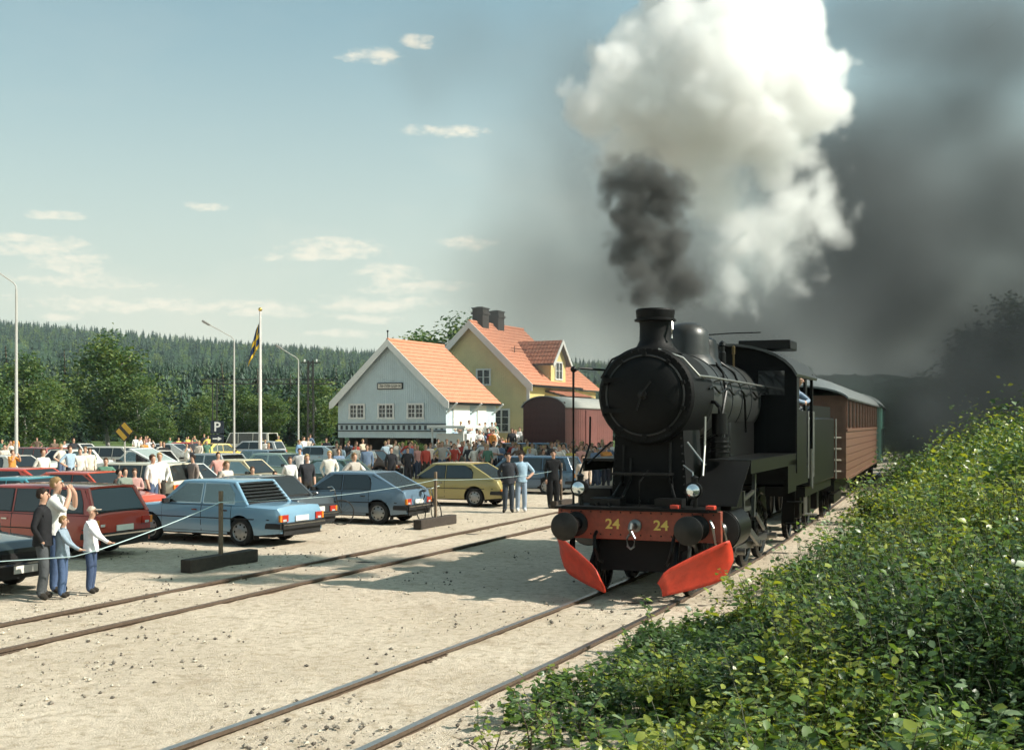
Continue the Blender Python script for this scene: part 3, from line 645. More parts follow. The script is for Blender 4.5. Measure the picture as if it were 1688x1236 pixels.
# ---------------------------------------------------------------- station buildings
def board_mat(name, col, pitch=.15, axis=0, var=.12, rough=.75):
    m = M(name, col, rough, var=var, scale=1.2); nt = m.node_tree; b = nt.nodes['Principled BSDF']
    tc = nt.nodes.new('ShaderNodeTexCoord'); sp = nt.nodes.new('ShaderNodeSeparateXYZ'); nt.links.new(tc.outputs['Object'], sp.inputs[0])
    mu = nt.nodes.new('ShaderNodeMath'); mu.operation = 'MULTIPLY'; mu.inputs[1].default_value = 1/pitch; nt.links.new(sp.outputs[axis], mu.inputs[0])
    fr = nt.nodes.new('ShaderNodeMath'); fr.operation = 'PINGPONG'; fr.inputs[1].default_value = .5; nt.links.new(mu.outputs[0], fr.inputs[0])
    mr = nt.nodes.new('ShaderNodeMapRange'); mr.inputs[1].default_value = 0; mr.inputs[2].default_value = .08; nt.links.new(fr.outputs[0], mr.inputs[0])
    bp = nt.nodes.new('ShaderNodeBump'); bp.inputs['Strength'].default_value = 1; bp.inputs['Distance'].default_value = .02
    nt.links.new(mr.outputs[0], bp.inputs['Height']); nt.links.new(bp.outputs[0], b.inputs['Normal'])
    return m
WHITE = M('white trim paint', (.66, .66, .63), .5, var=.08)
BLUEW = board_mat('pale blue boards', (.48, .575, .60), .16, 0)
BLUEW_Y = board_mat('pale blue boards side', (.48, .575, .60), .16, 1)
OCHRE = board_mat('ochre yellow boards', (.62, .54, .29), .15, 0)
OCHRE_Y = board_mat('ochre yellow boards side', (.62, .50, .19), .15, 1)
TILE = M('clay roof tiles', (.54, .225, .13), .8, var=.30, scale=4.5, bump=.1)
TILE2 = M('old clay roof tiles', (.36, .14, .08), .85, var=.3, scale=2.5, bump=.1)
PANE = M('window glass dark', (.02, .025, .028), .06, var=.2, coat=.6)
BRICK = M('sooty chimney brick', (.035, .028, .024), .9, var=.4, scale=5, bump=.4)
def tile_slope(a, b, c, d, col=.26, course=.36, amp=.028, th=.05):
    """pantile slope: a-b along the ridge, d-c along the eave (corners a, b, c, d); real waves and steps"""
    a, b, c, d = (Vector(q) for q in (a, b, c, d))
    L_ = (b-a).length; H_ = (d-a).length; nu = max(4, int(L_/col)*4); nv = max(2, int(H_/course))
    nrm = (b-a).cross(d-a).normalized()
    if nrm.z < 0: nrm = -nrm
    V = []; F_ = []
    rows = []
    for j in range(nv):
        rows += [(j/nv, .0), ((j+1)/nv, .032)]
    for v, up in rows:
        for i in range(nu+1):
            u = i/nu; p = a.lerp(b, u).lerp(d.lerp(c, u), v)
            V.append(tuple(p + nrm*(th + up + amp*abs(math.sin(i*math.pi/4)))))
    n = nu+1
    for r in range(len(rows)-1):
        for i in range(nu): F_.append((r*n+i, r*n+i+1, (r+1)*n+i+1, (r+1)*n+i))
    return V, F_
def window(parent, c, w, h, ax='x', nx=2, ny=3, trim=WHITE, depth=.10):
    """casement window in a wall; c on the wall face, outward is -y (ax x) or +x (ax y)"""
    def bx(u, v, du, dv, t0, t1):
        if ax == 'x': return (c[0]+u, c[1]-(t0+t1)/2, c[2]+v), (du, t1-t0, dv)
        return (c[0]+(t0+t1)/2, c[1]+u, c[2]+v), (t1-t0, du, dv)
    f = MB()
    for u, v, du, dv in ((0, h/2+.05, w+.24, .12), (0, -h/2-.05, w+.30, .11), (-w/2-.06, 0, .12, h), (w/2+.06, 0, .12, h), (0, 0, .09, h)):
        f.box(*bx(u, v, du, dv, .0, .07))
    o = f.build('window', trim, parent)
    for k in (-1, 1):
        for i in range(nx):
            for j in range(ny):
                pw = (w/2-.05)/nx; ph = h/ny
                MB().box(*bx(k*(w/4+.022) + (i-(nx-1)/2)*pw, (j-(ny-1)/2)*ph, pw-.035, ph-.035, .005, .02)).build('pane', PANE, o)
        bars = MB()
        for i in range(1, nx): bars.box(*bx(k*(w/4+.022) + (i-nx/2)*((w/2-.05)/nx), 0, .035, h, .004, .035))
        for j in range(1, ny): bars.box(*bx(k*(w/4+.022), (j-ny/2)*h/ny, w/2-.05, .035, .0045, .0355))
        bars.build('glazing_bar', trim, o)
    return o
PHI = R(27.4)
def local(org, x, y): return Vector((org[0] + x*math.cos(PHI) + y*math.sin(PHI), org[1] - x*math.sin(PHI) + y*math.cos(PHI), 0))
def gable_house(t, hw, L_, z0, ze, zr, wall, wall_y, tile, over=.38, y0=0.0, barge=.34):
    """walls and roof with the gable towards -y"""
    w = MB().prism([(-hw, y0, z0), (hw, y0, z0), (hw, y0, ze), (0, y0, zr-.12), (-hw, y0, ze)], (0, .12, 0)).build('gable_wall', wall, t)
    MB().prism([(-hw, y0+L_-.12, z0), (hw, y0+L_-.12, z0), (hw, y0+L_-.12, ze), (0, y0+L_-.12, zr-.12), (-hw, y0+L_-.12, ze)], (0, .12, 0)).build('gable_wall', wall, t)
    for sx in (-1, 1): MB().box((sx*(hw-.06), y0+L_/2, (z0+ze)/2), (.12, L_-.246, ze-z0)).build('side_wall', wall_y, t)
    sl = (zr - ze) / hw; ho = hw + over; zo = ze - sl*over
    for sx in (-1, 1):
        V, F_ = tile_slope((0, y0-over, zr), (0, y0+L_+over*.3, zr), (sx*ho, y0+L_+over*.3, zo), (sx*ho, y0-over, zo))
        rm = MB().add(V, F_)
        rm.prism([(0, y0-over, zr), (sx*ho, y0-over, zo), (sx*ho, y0-over, zo-.10), (0, y0-over, zr-.12)], (0, L_+over*1.3, 0), 1)
        rm.build('roof_slope', [tile, M('dark roof boarding', (.12,.11,.10), .9)], t)
        # barge board
        MB().prism([(0, y0-over-.05, zr+.13), (sx*(ho+.05), y0-over-.05, zo+.10), (sx*(ho+.05), y0-over-.05, zo-barge), (sx*(ho-.25), y0-over-.05, zo-barge+.10), (0, y0-over-.05, zr-barge)], (0, .045, 0)).build('barge_board', WHITE, t)
        MB().box((sx*(ho+.03), y0+L_/2, zo-.03), (.06, L_+over, .14)).build('gutter', BLK, t)
    MB().lathe((0, y0-over-.02, zr+.10), (0,1,0), [(.09,0),(.11,.02),(.11,L_+over*1.3-.02),(.09,L_+over*1.3)], 10).build('ridge_tiles', tile, t)
def shed():
    org = P(644, 698, 74.5)
    t = thing('goods_shed', 'pale blue boarded goods shed with red tiled roof and small paned windows', 'building', (org.x, org.y, 0), -PHI)
    hw, L_ = 4.15, 6.6
    gable_house(t, hw, L_, 1.78, 4.32, 8.0, BLUEW, BLUEW_Y, TILE)
    for x in (-2.62, -.35, 1.90): window(t, (x, 0, 3.50), 1.05, .80, nx=2, ny=3)
    # ornamental band
    MB().box((0, -.03, 2.66), (2*hw+.06, .06, .07)).build('band_rail', M('dark blue trim', (.035,.045,.055), .6), t)
    MB().box((0, -.03, 2.22), (2*hw+.06, .06, .07)).build('band_rail', M('dark blue trim', (.035,.045,.055), .6), t)
    dk = M('band slot dark', (.05,.06,.07), .8)
    sm = MB().box((0,0,0), (.16, .05, .26)).mesh('band_block', dk)
    for k in range(20):
        o = obj('band_block', sm, t); o.location = (-hw+.3 + k*(2*hw-.6)/19, -.015, 2.44)
    # posts and base under the floor, the shade there put into black colour
    MB().box((0, .9+L_/2, .88), (2*hw-.2, L_-.4, 1.76)).build('foundation', M('underfloor shade black', (.012,.011,.010), .9), t)
    pm = MB().box((0,0,.88), (.22, .22, 1.76)).mesh('post', TIMBER)
    for k in range(5):
        o = obj('foundation_post', pm, t); o.location = (-hw+.2 + k*(2*hw-.4)/4, .2, 0)
    MB().tube([(0, -.35, 8.0), (0, -.35, 8.62)], .03).sphere((0,-.35,8.64), .07).build('gable_finial', BLK, t)
    # name board with worn illegible lettering
    sb = MB().box((-.02, -.05, 5.12), (1.95, .05, .42)).build('name_board', M('name board black', (.02,.02,.02), .6), t)
    MB().box((-.02, -.08, 5.12), (1.80, .03, .30)).build('board_face', M('name board white', (.62,.58,.50), .6, var=.1), sb)
    rd = random.Random(5); lm = MB()
    for k in range(9):
        x = -.75 + k*.18
        lm.box((x, -.1, 5.12), (.028, .012, .17)); lm.box((x+.055, -.101, 5.12+rd.choice((-.07,0,.07))), (.085, .012, .03))
        if rd.random() < .7: lm.box((x+.10, -.102, 5.12), (.026, .012, .17))
    lm.build('worn_lettering', M('lettering black', (.03,.028,.026), .7), sb)
    # white door on the track side
    MB().box((hw+.03, 1.9, 3.2), (.06, 2.1, 1.75)).build('loading_door', M('white boarded door', (.74,.72,.64), .6, var=.06), t)
    MB().box((hw+.03, 4.6, 3.1), (.06, 1.2, 1.6)).build('loading_door', M('white boarded door', (.74,.72,.64), .6), t)
    for y in (.1, 3.3, 6.3): MB().bar((hw+.05, y, 3.4), (hw+.75, y, 4.0), .09, .10).build('eave_bracket', WHITE, t)
shed()
def dock():
    org = P(644, 698, 74.5)
    t = thing('loading_dock', 'concrete loading dock along the track side of the blue shed', 'loading dock', (org.x, org.y, 0), -PHI)
    cm = M('platform concrete', (.36,.33,.28), .9, var=.15, bump=.1)
    MB().box((5.75, 3.2, .55), (2.9, 7.4, 1.1)).build('slab', cm, t, bevel=.03)
    for k in range(4): MB().box((5.75, -.7-.3*k, .5-.11*(k+1)), (1.6, .32, 1.0-.24*k)).build('step', cm, t)
dock()
def station():
    org = P(778, 698, 82.5)
    t = thing('station_house', 'ochre yellow station house with red tiled roof, dormer and black chimneys', 'building', (org.x, org.y, 0), -PHI)
    hw, L_, ze, zr = 4.55, 8.0, 5.75, 9.9
    gable_house(t, hw, L_, 0, ze, zr, OCHRE, OCHRE_Y, TILE, .45, barge=.40)
    window(t, (.95, 0, 6.0), .95, 1.0, nx=1, ny=2)
    for x in (-2.2, 2.4): window(t, (x, 0, 2.9), 1.1, 1.5, nx=1, ny=3)
    for sx in (-1, 1): MB().box((sx*(hw-.04), -.02, 2.9), (.24, .05, 5.6)).build('corner_board', WHITE, t)
    # two chimneys on the ridge
    for y, sz, top in ((1.2, .95, 11.0), (3.6, .95, 10.95)):
        c = MB().box((.05, y, (9.2+top)/2), (.85, sz, top-9.2)).box((.05, y, top-.35), (1.0, sz+.15, .14)).build('chimney', BRICK, t)
        MB().box((.05, y, top+.03), (.95, sz+.1, .08)).box((.05, y, top+.10), (.5, sz*.5, .08)).build('chimney_cap', M('chimney cap', (.04,.038,.035), .8), c)
    # dormer facing the track
    dy, dw, dz0, dze, dzr, dx = 4.6, 1.25, 5.2, 7.35, 8.75, hw+.12
    sidew = OCHRE_Y
    MB().prism([(dx, dy-dw, dz0), (dx, dy+dw, dz0), (dx, dy+dw, dze), (dx, dy, dzr-.1), (dx, dy-dw, dze)], (-.12, 0, 0)).build('dormer_front', M('sunlit ochre dormer boards', (.72, .61, .26), .7, var=.08), t)  # front boards paler than the walls: sunshine put into their colour
    for s in (-1, 1): MB().box((dx-1.5, dy+s*(dw-.05), (dz0+dze)/2), (2.7, .1, dze-dz0)).build('dormer_side', OCHRE, t)
    for s in (-1, 1):
        V, F_ = tile_slope((dx+.35, dy, dzr), (.9, dy, dzr), (.9, dy+s*(dw+.35), dze-.38), (dx+.35, dy+s*(dw+.35), dze-.38))
        MB().add(V, F_).prism([(dx+.35, dy, dzr), (dx+.35, dy+s*(dw+.35), dze-.38), (dx+.35, dy+s*(dw+.35), dze-.46), (dx+.35, dy, dzr-.1)], (-4.0, 0, 0), 1).build('dormer_roof', [TILE2, M('dark roof boarding', (.12,.11,.10), .9)], t)
        MB().prism([(dx+.42, dy, dzr+.10), (dx+.42, dy+s*(dw+.40), dze-.34), (dx+.42, dy+s*(dw+.40), dze-.66), (dx+.42, dy, dzr-.26)], (-.05, 0, 0)).build('dormer_barge_board', WHITE, t)
    window(t, (dx, dy, 6.55), 1.0, 1.15, 'y', nx=1, ny=2)
    # porch roof below the dormer
    V, F_ = tile_slope((hw, 2.6, 5.05), (hw, 7.4, 5.05), (hw+1.9, 7.4, 4.55), (hw+1.9, 2.6, 4.55))
    MB().add(V, F_).prism([(hw, 2.6, 5.05), (hw+1.9, 2.6, 4.55), (hw+1.9, 2.6, 4.45), (hw, 2.6, 4.95)], (0, 4.8, 0), 1).build('porch_roof', [TILE2, M('dark roof boarding', (.12,.11,.10), .9)], t)
    for y in (2.8, 7.2): MB().box((hw+1.75, y, 2.2), (.14, .14, 4.5)).build('porch_post', WHITE, t)
    MB().bar((2.4, 1.5, 8.1), (2.4, 6.0, 8.1), .04).bar((2.4, 2.0, 7.6), (2.4, 2.0, 8.3), .04).build('roof_ladder', BLK, t)
    # rear wing whose ridge just shows
    V, F_ = tile_slope((-.2, L_+.2, 9.0), (-.2, L_+5, 9.0), (4.6, L_+5, 5.2), (4.6, L_+.2, 5.2)); MB().add(V, F_).build('rear_roof', TILE, t)
    MB().box((2.0, L_+2.4, 2.6), (4.4, 4.4, 5.2)).build('rear_wing', OCHRE_Y, t)
station()
def kiosk():
    o = local(P(745, 698, 68), 0, 0)
    t = thing('white_kiosk', 'low white kiosk with a flat projecting roof beside the blue shed', 'kiosk', (o.x, o.y, 0), -PHI)
    wm = M('kiosk white', (.74,.72,.66), .6, var=.05)
    MB().box((0, .6, 1.05), (2.1, 1.3, 2.1)).build('wall', wm, t, bevel=.02)
    MB().box((0, .4, 2.5), (2.6, 2.2, .16)).build('roof', wm, t, bevel=.02)
    for x in (-1.05, 1.05): MB().box((x, -.5, 1.25), (.09, .09, 2.34)).build('roof_post', wm, t)
    MB().box((0, -.2, 1.0), (2.2, .4, .06)).build('counter', WHITE, t)
kiosk()
def platform():
    o = local(P(790, 698, 70), 0, 0)
    t = thing('station_platform', 'low concrete station platform under the crowd in front of the yellow house', 'platform', (o.x, o.y, 0), -PHI)
    cm = M('platform concrete', (.36,.33,.28), .9, var=.15, bump=.1)
    MB().box((2.0, 3.5, .3), (4.6, 12, .6)).build('slab', cm, t, bevel=.03)
    for k in range(3): MB().box((2.0, -2.55-.35*k, .30-.10*(k+1)), (2.6, .36, .42-.14*k)).build('step', cm, t)
platform()
# ---------------------------------------------------------------- parked cars
RUB = M('black rubber trim', (.010, .010, .010), .6, var=.2)
TYRE = M('tyre rubber', (.014, .013, .012), .85, var=.3, bump=.1)
RIM = M('wheel rim grey', (.30, .30, .29), .4, .6, var=.2)
def glass_mat(name, tint, base=.10):
    m = bpy.data.materials.new(name); m.use_nodes = True; nt = m.node_tree; N = nt.nodes; N.clear()
    out = N.new('ShaderNodeOutputMaterial'); tr = N.new('ShaderNodeBsdfTransparent'); tr.inputs[0].default_value = tint + (1,); gl = N.new('ShaderNodeBsdfGlossy'); gl.inputs['Roughness'].default_value = .03
    fr = N.new('ShaderNodeFresnel'); fr.inputs[0].default_value = 1.5; ad = N.new('ShaderNodeMath'); ad.operation = 'ADD'; ad.inputs[1].default_value = base; ad.use_clamp = True; nt.links.new(fr.outputs[0], ad.inputs[0])
    no = N.new('ShaderNodeTexNoise'); no.inputs['Scale'].default_value = 2.0; bp = N.new('ShaderNodeBump'); bp.inputs['Strength'].default_value = .05; nt.links.new(no.outputs[0], bp.inputs['Height']); nt.links.new(bp.outputs[0], gl.inputs['Normal'])
    mx = N.new('ShaderNodeMixShader'); nt.links.new(ad.outputs[0], mx.inputs[0]); nt.links.new(tr.outputs[0], mx.inputs[1]); nt.links.new(gl.outputs[0], mx.inputs[2]); nt.links.new(mx.outputs[0], out.inputs[0])
    return m
GLS = glass_mat('car window glass', (.80, .86, .84), .06)
SEAT = M('car seat cloth', (.09, .075, .06), .9, var=.3)
BUMP = M('bumper chrome', (.55, .55, .53), .18, 1.0, var=.1)
TAIL = M('tail lamp red', (.42, .03, .015), .2, var=.1, coat=1.0)
AMB = M('indicator amber', (.65, .22, .02), .25, var=.1, coat=1.0)
HEAD = M('headlamp glass', (.62, .64, .62), .1, .3, var=.1, coat=1.0)
PLATE = M('number plate white', (.68, .66, .60), .5, var=.05)
CHAS = M('underbody black', (.008, .008, .008), .9, var=.2)
PAINT0 = M('car paint default', (.5, .5, .5), .4, coat=1.0)
def paint(name, col, metal=0.0):
    return M('car paint ' + name, col, .38, metal, var=.05, scale=1.0, coat=.9)
# L, W, H, belt height, profile of bonnet/belt/boot [(x, z)], greenhouse: windscreen base, roof front, roof rear, rear glass base; doors; wheels
SPEC = {
 'saloon':   dict(L=4.64, W=1.72, H=1.44, zb=.90, prof=[(-2.32,.74),(-2.24,.86),(-1.25,.90),(.95,.90),(2.15,.80),(2.32,.70)], g=(1.02,.42,-.98,-1.42), wx=(1.35,-1.27), sides=[(.86,-.12),(-.22,-1.08)], doors=[(.98,-.16),(-.18,-1.02)], louvre=True),
 'estate':   dict(L=4.70, W=1.72, H=1.46, zb=.90, prof=[(-2.35,.80),(-2.33,.90),(-1.25,.90),(.95,.90),(2.15,.80),(2.35,.70)], g=(1.02,.42,-1.98,-2.26), wx=(1.37,-1.25), sides=[(.86,-.12),(-.22,-1.02),(-1.12,-2.02)], doors=[(.98,-.16),(-.18,-1.02)]),
 'hatch':    dict(L=4.00, W=1.63, H=1.40, zb=.88, prof=[(-2.0,.72),(-1.94,.90),(-1.2,.90),(.92,.88),(1.88,.74),(2.0,.62)], g=(1.0,.34,-.92,-1.84), wx=(1.22,-1.18), sides=[(.84,-.02),(-.10,-.92)], doors=[(.98,-.06),(-.08,-.90)]),
 'round':    dict(L=4.30, W=1.66, H=1.42, zb=.88, prof=[(-2.15,.62),(-2.02,.86),(-1.2,.90),(.95,.88),(1.98,.72),(2.15,.58)], g=(1.08,.36,-.95,-1.90), wx=(1.28,-1.22), sides=[(.90,-.10),(-.18,-1.12)], doors=[(1.0,-.12)]),
 'fastback': dict(L=4.35, W=1.68, H=1.38, zb=.86, prof=[(-2.17,.66),(-2.08,.84),(-1.2,.88),(.9,.86),(1.98,.74),(2.17,.60)], g=(.98,.36,-.60,-1.95), wx=(1.25,-1.25), sides=[(.82,-.05),(-.14,-.98)], doors=[(.95,-.10)]),
 'compact':  dict(L=4.05, W=1.60, H=1.40, zb=.88, prof=[(-2.02,.70),(-1.95,.86),(-1.2,.88),(.90,.88),(1.88,.78),(2.02,.64)], g=(.98,.40,-.72,-1.28), wx=(1.22,-1.18), sides=[(.82,-.06),(-.15,-.88)], doors=[(.96,-.10)]),
 'van':      dict(L=4.50, W=1.75, H=1.95, zb=1.05, prof=[(-2.25,.95),(-2.24,1.05),(-1.2,1.05),(1.6,1.05),(2.1,.98),(2.25,.75)], g=(1.95,1.50,-2.10,-2.22), wx=(1.30,-1.30), sides=[(1.72,.75),(.62,-.68),(-.80,-2.02)], doors=[(1.7,.72)]),
}
_cars = {}
def car_parts(kind):
    if kind in _cars: return _cars[kind]
    S = SPEC[kind]; L, W, H, zb = S['L'], S['W'], S['H'], S['zb']; hw = W/2; xw = S['wx']; RW = .305
    px = [p[0] for p in S['prof']]; pz = [p[1] for p in S['prof']]
    top = lambda x: float(np.interp(x, px, pz))
    def half(x):
        e = 1 - .10*max(0, (abs(x) - (L/2-.55))/.55)**2; return hw*e
    def bot(x):
        b = .24 + .06*max(0, (abs(x)-(L/2-.6))/.6)
        for c in xw:
            d = abs(x-c)
            if d < .375: b = max(b, RW + math.sqrt(.375**2 - d*d) - .005)
        return b
    xs = sorted(set([round(v, 3) for v in list(np.linspace(-L/2, L/2, 36)) + [c + d for c in xw for d in (-.376,-.37,-.35,-.3,-.22,-.12,0,.12,.22,.3,.35,.37,.376)] + px]))
    def side(x, z):
        """half width of the body side at height z"""
        w_ = half(x); t_ = top(x); q = (z - .24) / max(.1, t_ - .24)
        return w_ * float(np.interp(q, [0, .18, .5, .82, .97, 1.0], [.945, .985, 1.0, .985, .955, .93]))
    out = []
    def sec(x):
        b, t_ = bot(x), top(x); zs_ = [b, b + (t_-b)*.2, b + (t_-b)*.5, b+(t_-b)*.8, t_-.035, t_-.008]
        pts = [(side(x, z), z) for z in zs_]; pts[-1] = (side(x, t_)*.965, t_-.006); pts += [(half(x)*.55, t_+.016), (0.001, t_+.022)]
        return [Vector((x, y, z)) for y, z in pts] + [Vector((x, -y, z)) for y, z in reversed(pts)]
    body = MB(); body.rings([sec(x) for x in xs], closed=False)
    out.append(('body', body.mesh('body', [PAINT0], 38), None))
    # greenhouse
    ga, gb, gc, gd = S['g']; wr = hw*(.80 if kind != 'van' else .88); wbt = hw*.945; zt = top(0)-.01
    xc = [ga, gb+.04, gb-.10, (gb+gc)/2, gc+.12, gc-.04, gd]
    def roofz(x): return H - .035*((x-(gb+gc)/2)/((gb-gc)/2+.3))**2
    def roof_ring(x):
        z = roofz(x)
        t_ = [Vector((x, wr+.012, z-.075)), Vector((x, wr-.01, z-.03)), Vector((x, wr-.07, z-.008)), Vector((x, wr*.5, z)), Vector((x, -wr*.5, z)), Vector((x, -wr+.07, z-.008)), Vector((x, -wr+.01, z-.03)), Vector((x, -wr-.012, z-.075))]
        return t_ + [Vector((x, -wr+.03, z-.075)), Vector((x, -wr*.5, z-.04)), Vector((x, wr*.5, z-.04)), Vector((x, wr-.03, z-.075))]
    gh = MB(); gh.rings([roof_ring(x) for x in (gb+.05, gb, gb-.25, (gb+gc)/2, gc+.25, gc, gc-.05)])
    def sidept(x, q, s, off):
        zl = top(x); zr_ = H - .09; z = zl + .03 + (zr_ - zl - .035)*q
        y = wbt + (wr+.012-wbt)*min(1, (z-zl+.01)/(zr_-zl+.02))
        return Vector((x, s*(y+off), z))
    def xlim(x, q):
        fx = ga - .10 + (gb - ga + .02)*q; rx = gd + .16 + (gc - gd - .06)*q
        return max(min(x, fx), rx)
    for s in (1, -1):
        gh.tube([(ga, s*wbt*.955, top(ga)-.02), (gb+.03, s*(wr-.03), roofz(gb)-.045)], .036, 10)
        gh.tube([(gd, s*wbt*.94, top(gd)-.02), (gc-.03, s*(wr-.04), roofz(gc)-.05)], .05, 10)
        qs = [-.12, 0, .25, .5, .75, 1.0, 1.06]
        ed = [(lambda q: ga + (gb-ga)*q, lambda q: xlim(S['sides'][0][0]+.10, q))]
        for k in range(len(S['sides'])-1):
            ed.append((lambda q, k=k: xlim(S['sides'][k][1], q), lambda q, k=k: xlim(S['sides'][k+1][0], q)))
        ed.append((lambda q: xlim(S['sides'][-1][1], q), lambda q: gd + (gc-gd)*q))
        for f0, f1 in ed:
            gh.rings([[sidept(f0(q), q, s, 0) for q in qs], [sidept(f1(q), q, s, 0) for q in qs]], closed=False, cap=False)
        for q0, q1 in ((-.12, .01), (.985, 1.06)):
            xx = np.linspace(ga-.12, gd+.18, 6)
            gh.rings([[sidept(xlim(x, q0), q0, s, 0) for x in xx], [sidept(xlim(x, q1), q1, s, 0) for x in xx]], closed=False, cap=False)
    out.append(('cabin', gh.mesh('cabin', [PAINT0], 40), None))
    it = MB(); zt0 = top(0) + .03
    it.box(((ga+gd)/2, 0, zt0), (ga-gd-.12, wbt*1.80, .02)).box((ga-.32, 0, zt0+.05), (.3, wbt*1.6, .10))
    for xs_, ys_ in ((-.02, .34), (-.02, -.34)): it.box((xs_, ys_, zt0+.16), (.13, .44, .32), Matrix.Rotation(R(-12), 3, 'Y')).box((xs_-.06, ys_, zt0+.38), (.08, .22, .14))
    it.box((max(gc+.02, -1.05), 0, zt0+.13), (.14, wbt*1.5, .26), Matrix.Rotation(R(-14), 3, 'Y'))
    it.lathe((ga-.42, .34, zt0+.14), (-.8, 0, .6), [(.17,-.01),(.185,0),(.17,.012),(.155,0),(.17,-.01)], 16, cap=False)
    out.append(('seats', it.mesh('seats', [SEAT], 30), None))
    nrm_off = .006
    for s in (1, -1):
        for k, (xa, xb) in enumerate(S['sides']):
            xa2 = xa + (.10 if k == 0 else 0)
            def loop(gr, off):
                qs = [(xa2+gr, -gr*2), (xb-gr, -gr*2), (xb-gr, .5), (xb-gr, 1+gr), (xa2+gr, 1+gr), (xa2+gr, .5)]
                return [sidept(xlim(x, q), q, s, off) for x, q in qs]
            wm_ = MB(); lo = loop(.028, .004); li = loop(0, .009)
            wm_.prism(lo, (0, -s*.02, 0), 0); wm_.prism(li, (0, -s*.02, 0), 1)
            out.append(('side_window', wm_.mesh('side_window', [BUMP if kind in ('saloon', 'compact') else RUB, GLS], 0), None))
    # windscreen and rear window
    def glass(xb_, xt, name):
        zt_ = roofz(xt); zl = top(xb_)
        for_ = []
        q0, q1 = (.10, .90)
        def pt(q, y0, y1, f, off):
            p = Vector((xb_ + (xt-xb_)*q, (y0 + (y1-y0)*q)*f, zl + (zt_-zl)*q)); n = Vector((zt_-zl, 0, -(xt-xb_))).normalized()
            if (n.x > 0) != (xb_ > 0): n = -n
            return p + n*off
        y0, y1 = wbt*.90, wr*.90
        wmb = MB()
        for off, gq, gf, mt in ((.004, .035, 1.05, 0), (.009, 0, 1.0, 1)):
            a = [pt(q0-gq, y0, y1, gf, off), pt(q1+gq, y0, y1, gf, off), pt(q1+gq, y0, y1, -gf, off), pt(q0-gq, y0, y1, -gf, off)]
            wmb.prism(a, (0, 0, -.018), mt)
        if name == 'rear_window' and S.get('louvre'):
            for k in range(6):
                q = q0 + (q1-q0)*(k+.5)/6; a, b = pt(q, y0, y1, .98, .02), pt(q, y0, y1, -.98, .02); wmb.bar(a, b, .10, .012, 0)
        out.append((name, wmb.mesh(name, [RUB, GLS], 0), None))
    glass(ga, gb, 'windscreen'); glass(gd, gc, 'rear_window')
    # doors: thin panels with dark gaps, handle as sub part
    for s in (1, -1):
        for xa, xb in S['doors']:
            zz = [.30, .45, .60, .75, top(0)-.035]
            def dl(gr, off):
                P0 = [Vector((xa+gr, s*(side(xa, z)+off), z)) for z in zz]; P1 = [Vector((xb-gr, s*(side(xb, z)+off), z)) for z in zz]
                P0[0].z -= gr; P1[0].z -= gr; P0[-1].z += gr; P1[-1].z += gr
                return P0, P1
            dm = MB()
            for off, gr, mt in ((.0025, .011, 1), (.006, 0, 0)):
                P0, P1 = dl(gr, off); dm.rings([P0, P1], mt, closed=False, cap=False)
            out.append(('door', dm.mesh('door', [PAINT0, RUB], 30), None)); di = len(out)-1
            hx = xb + .16; zh = top(0)-.13
            out.append(('handle', MB().box((hx, s*(side(hx, zh)+.018), zh), (.15, .03, .028)).mesh('handle', [BUMP]), di))
        tr = MB(); zt_ = top(0)*.66
        P0 = [Vector((x, s*(side(x, zt_)+.006), zt_-.012)) for x in np.linspace(-L/2+.25, L/2-.25, 9)]; P1 = [p + Vector((0, 0, .024)) for p in P0]
        tr.rings([P0, P1], closed=False, cap=False); out.append(('side_trim', tr.mesh('side_trim', [RUB], 0), None))
        mx = ga - .22; out.append(('mirror', MB().box((mx, s*(hw+.07), zb+.05), (.07, .16, .10)).bar((mx, s*(hw-.05), zb), (mx, s*(hw+.05), zb+.03), .03).mesh('mirror', [RUB]), None))
    # chassis, bumpers, lamps, plates, grille
    out.append(('underbody', MB().box((0, 0, .37), (L-.5, W*.80, .34)).mesh('underbody', [CHAS]), None))
    for s, nm in ((1, 'front_bumper'), (-1, 'rear_bumper')):
        xb_ = s*(L/2+.045); w2 = hw*.95
        bm = MB().box((xb_, 0, .46), (.10, W*.90, .13)).box((s*(L/2-.15), w2-.0, .46), (.42, .05, .12)).box((s*(L/2-.15), -w2, .46), (.42, .05, .12)).box((xb_+s*.045, 0, .485), (.02, W*.88, .03), None, 1)
        bm.box((s*(L/2-.03), 0, .33), (.12, W*.78, .16))
        out.append((nm, bm.mesh(nm, [RUB, BUMP]), None))
        ztl = top(s*(L/2-.01)); zl = ztl - .13
        for q in (1, -1):
            if s < 0:
                lm = MB().box((-L/2-.005, q*hw*.74, zl), (.05, .26, .15), None, 0).box((-L/2-.006, q*hw*.89, zl-.0), (.052, .06, .148), None, 1).box((-L/2-.007, q*hw*.74, zl-.045), (.05, .12, .05), None, 2)
                out.append(('tail_lamp', lm.mesh('tail_lamp', [TAIL, AMB, HEAD]), None))
            else:
                lm = MB().lathe((L/2-.005, q*hw*.68, zl+.02), (1, 0, 0), [(.095, 0), (.09, .03), (.001, .045)], 18, 0, cap=False).box((L/2-.02, q*hw*.89, zl), (.05, .08, .12), None, 1)
                out.append(('headlamp', lm.mesh('headlamp', [HEAD, AMB]), None))
        if s > 0:
            out.append(('grille', MB().box((L/2+.004, 0, ztl-.12), (.03, W*.48, .14)).mesh('grille', [RUB]), None))
        out.append(('number_plate', MB().box((s*(L/2+.02) if s < 0 else L/2+.10, 0, .60 if s < 0 else .40), (.02, .48, .12)).mesh('number_plate', [PLATE]), None))
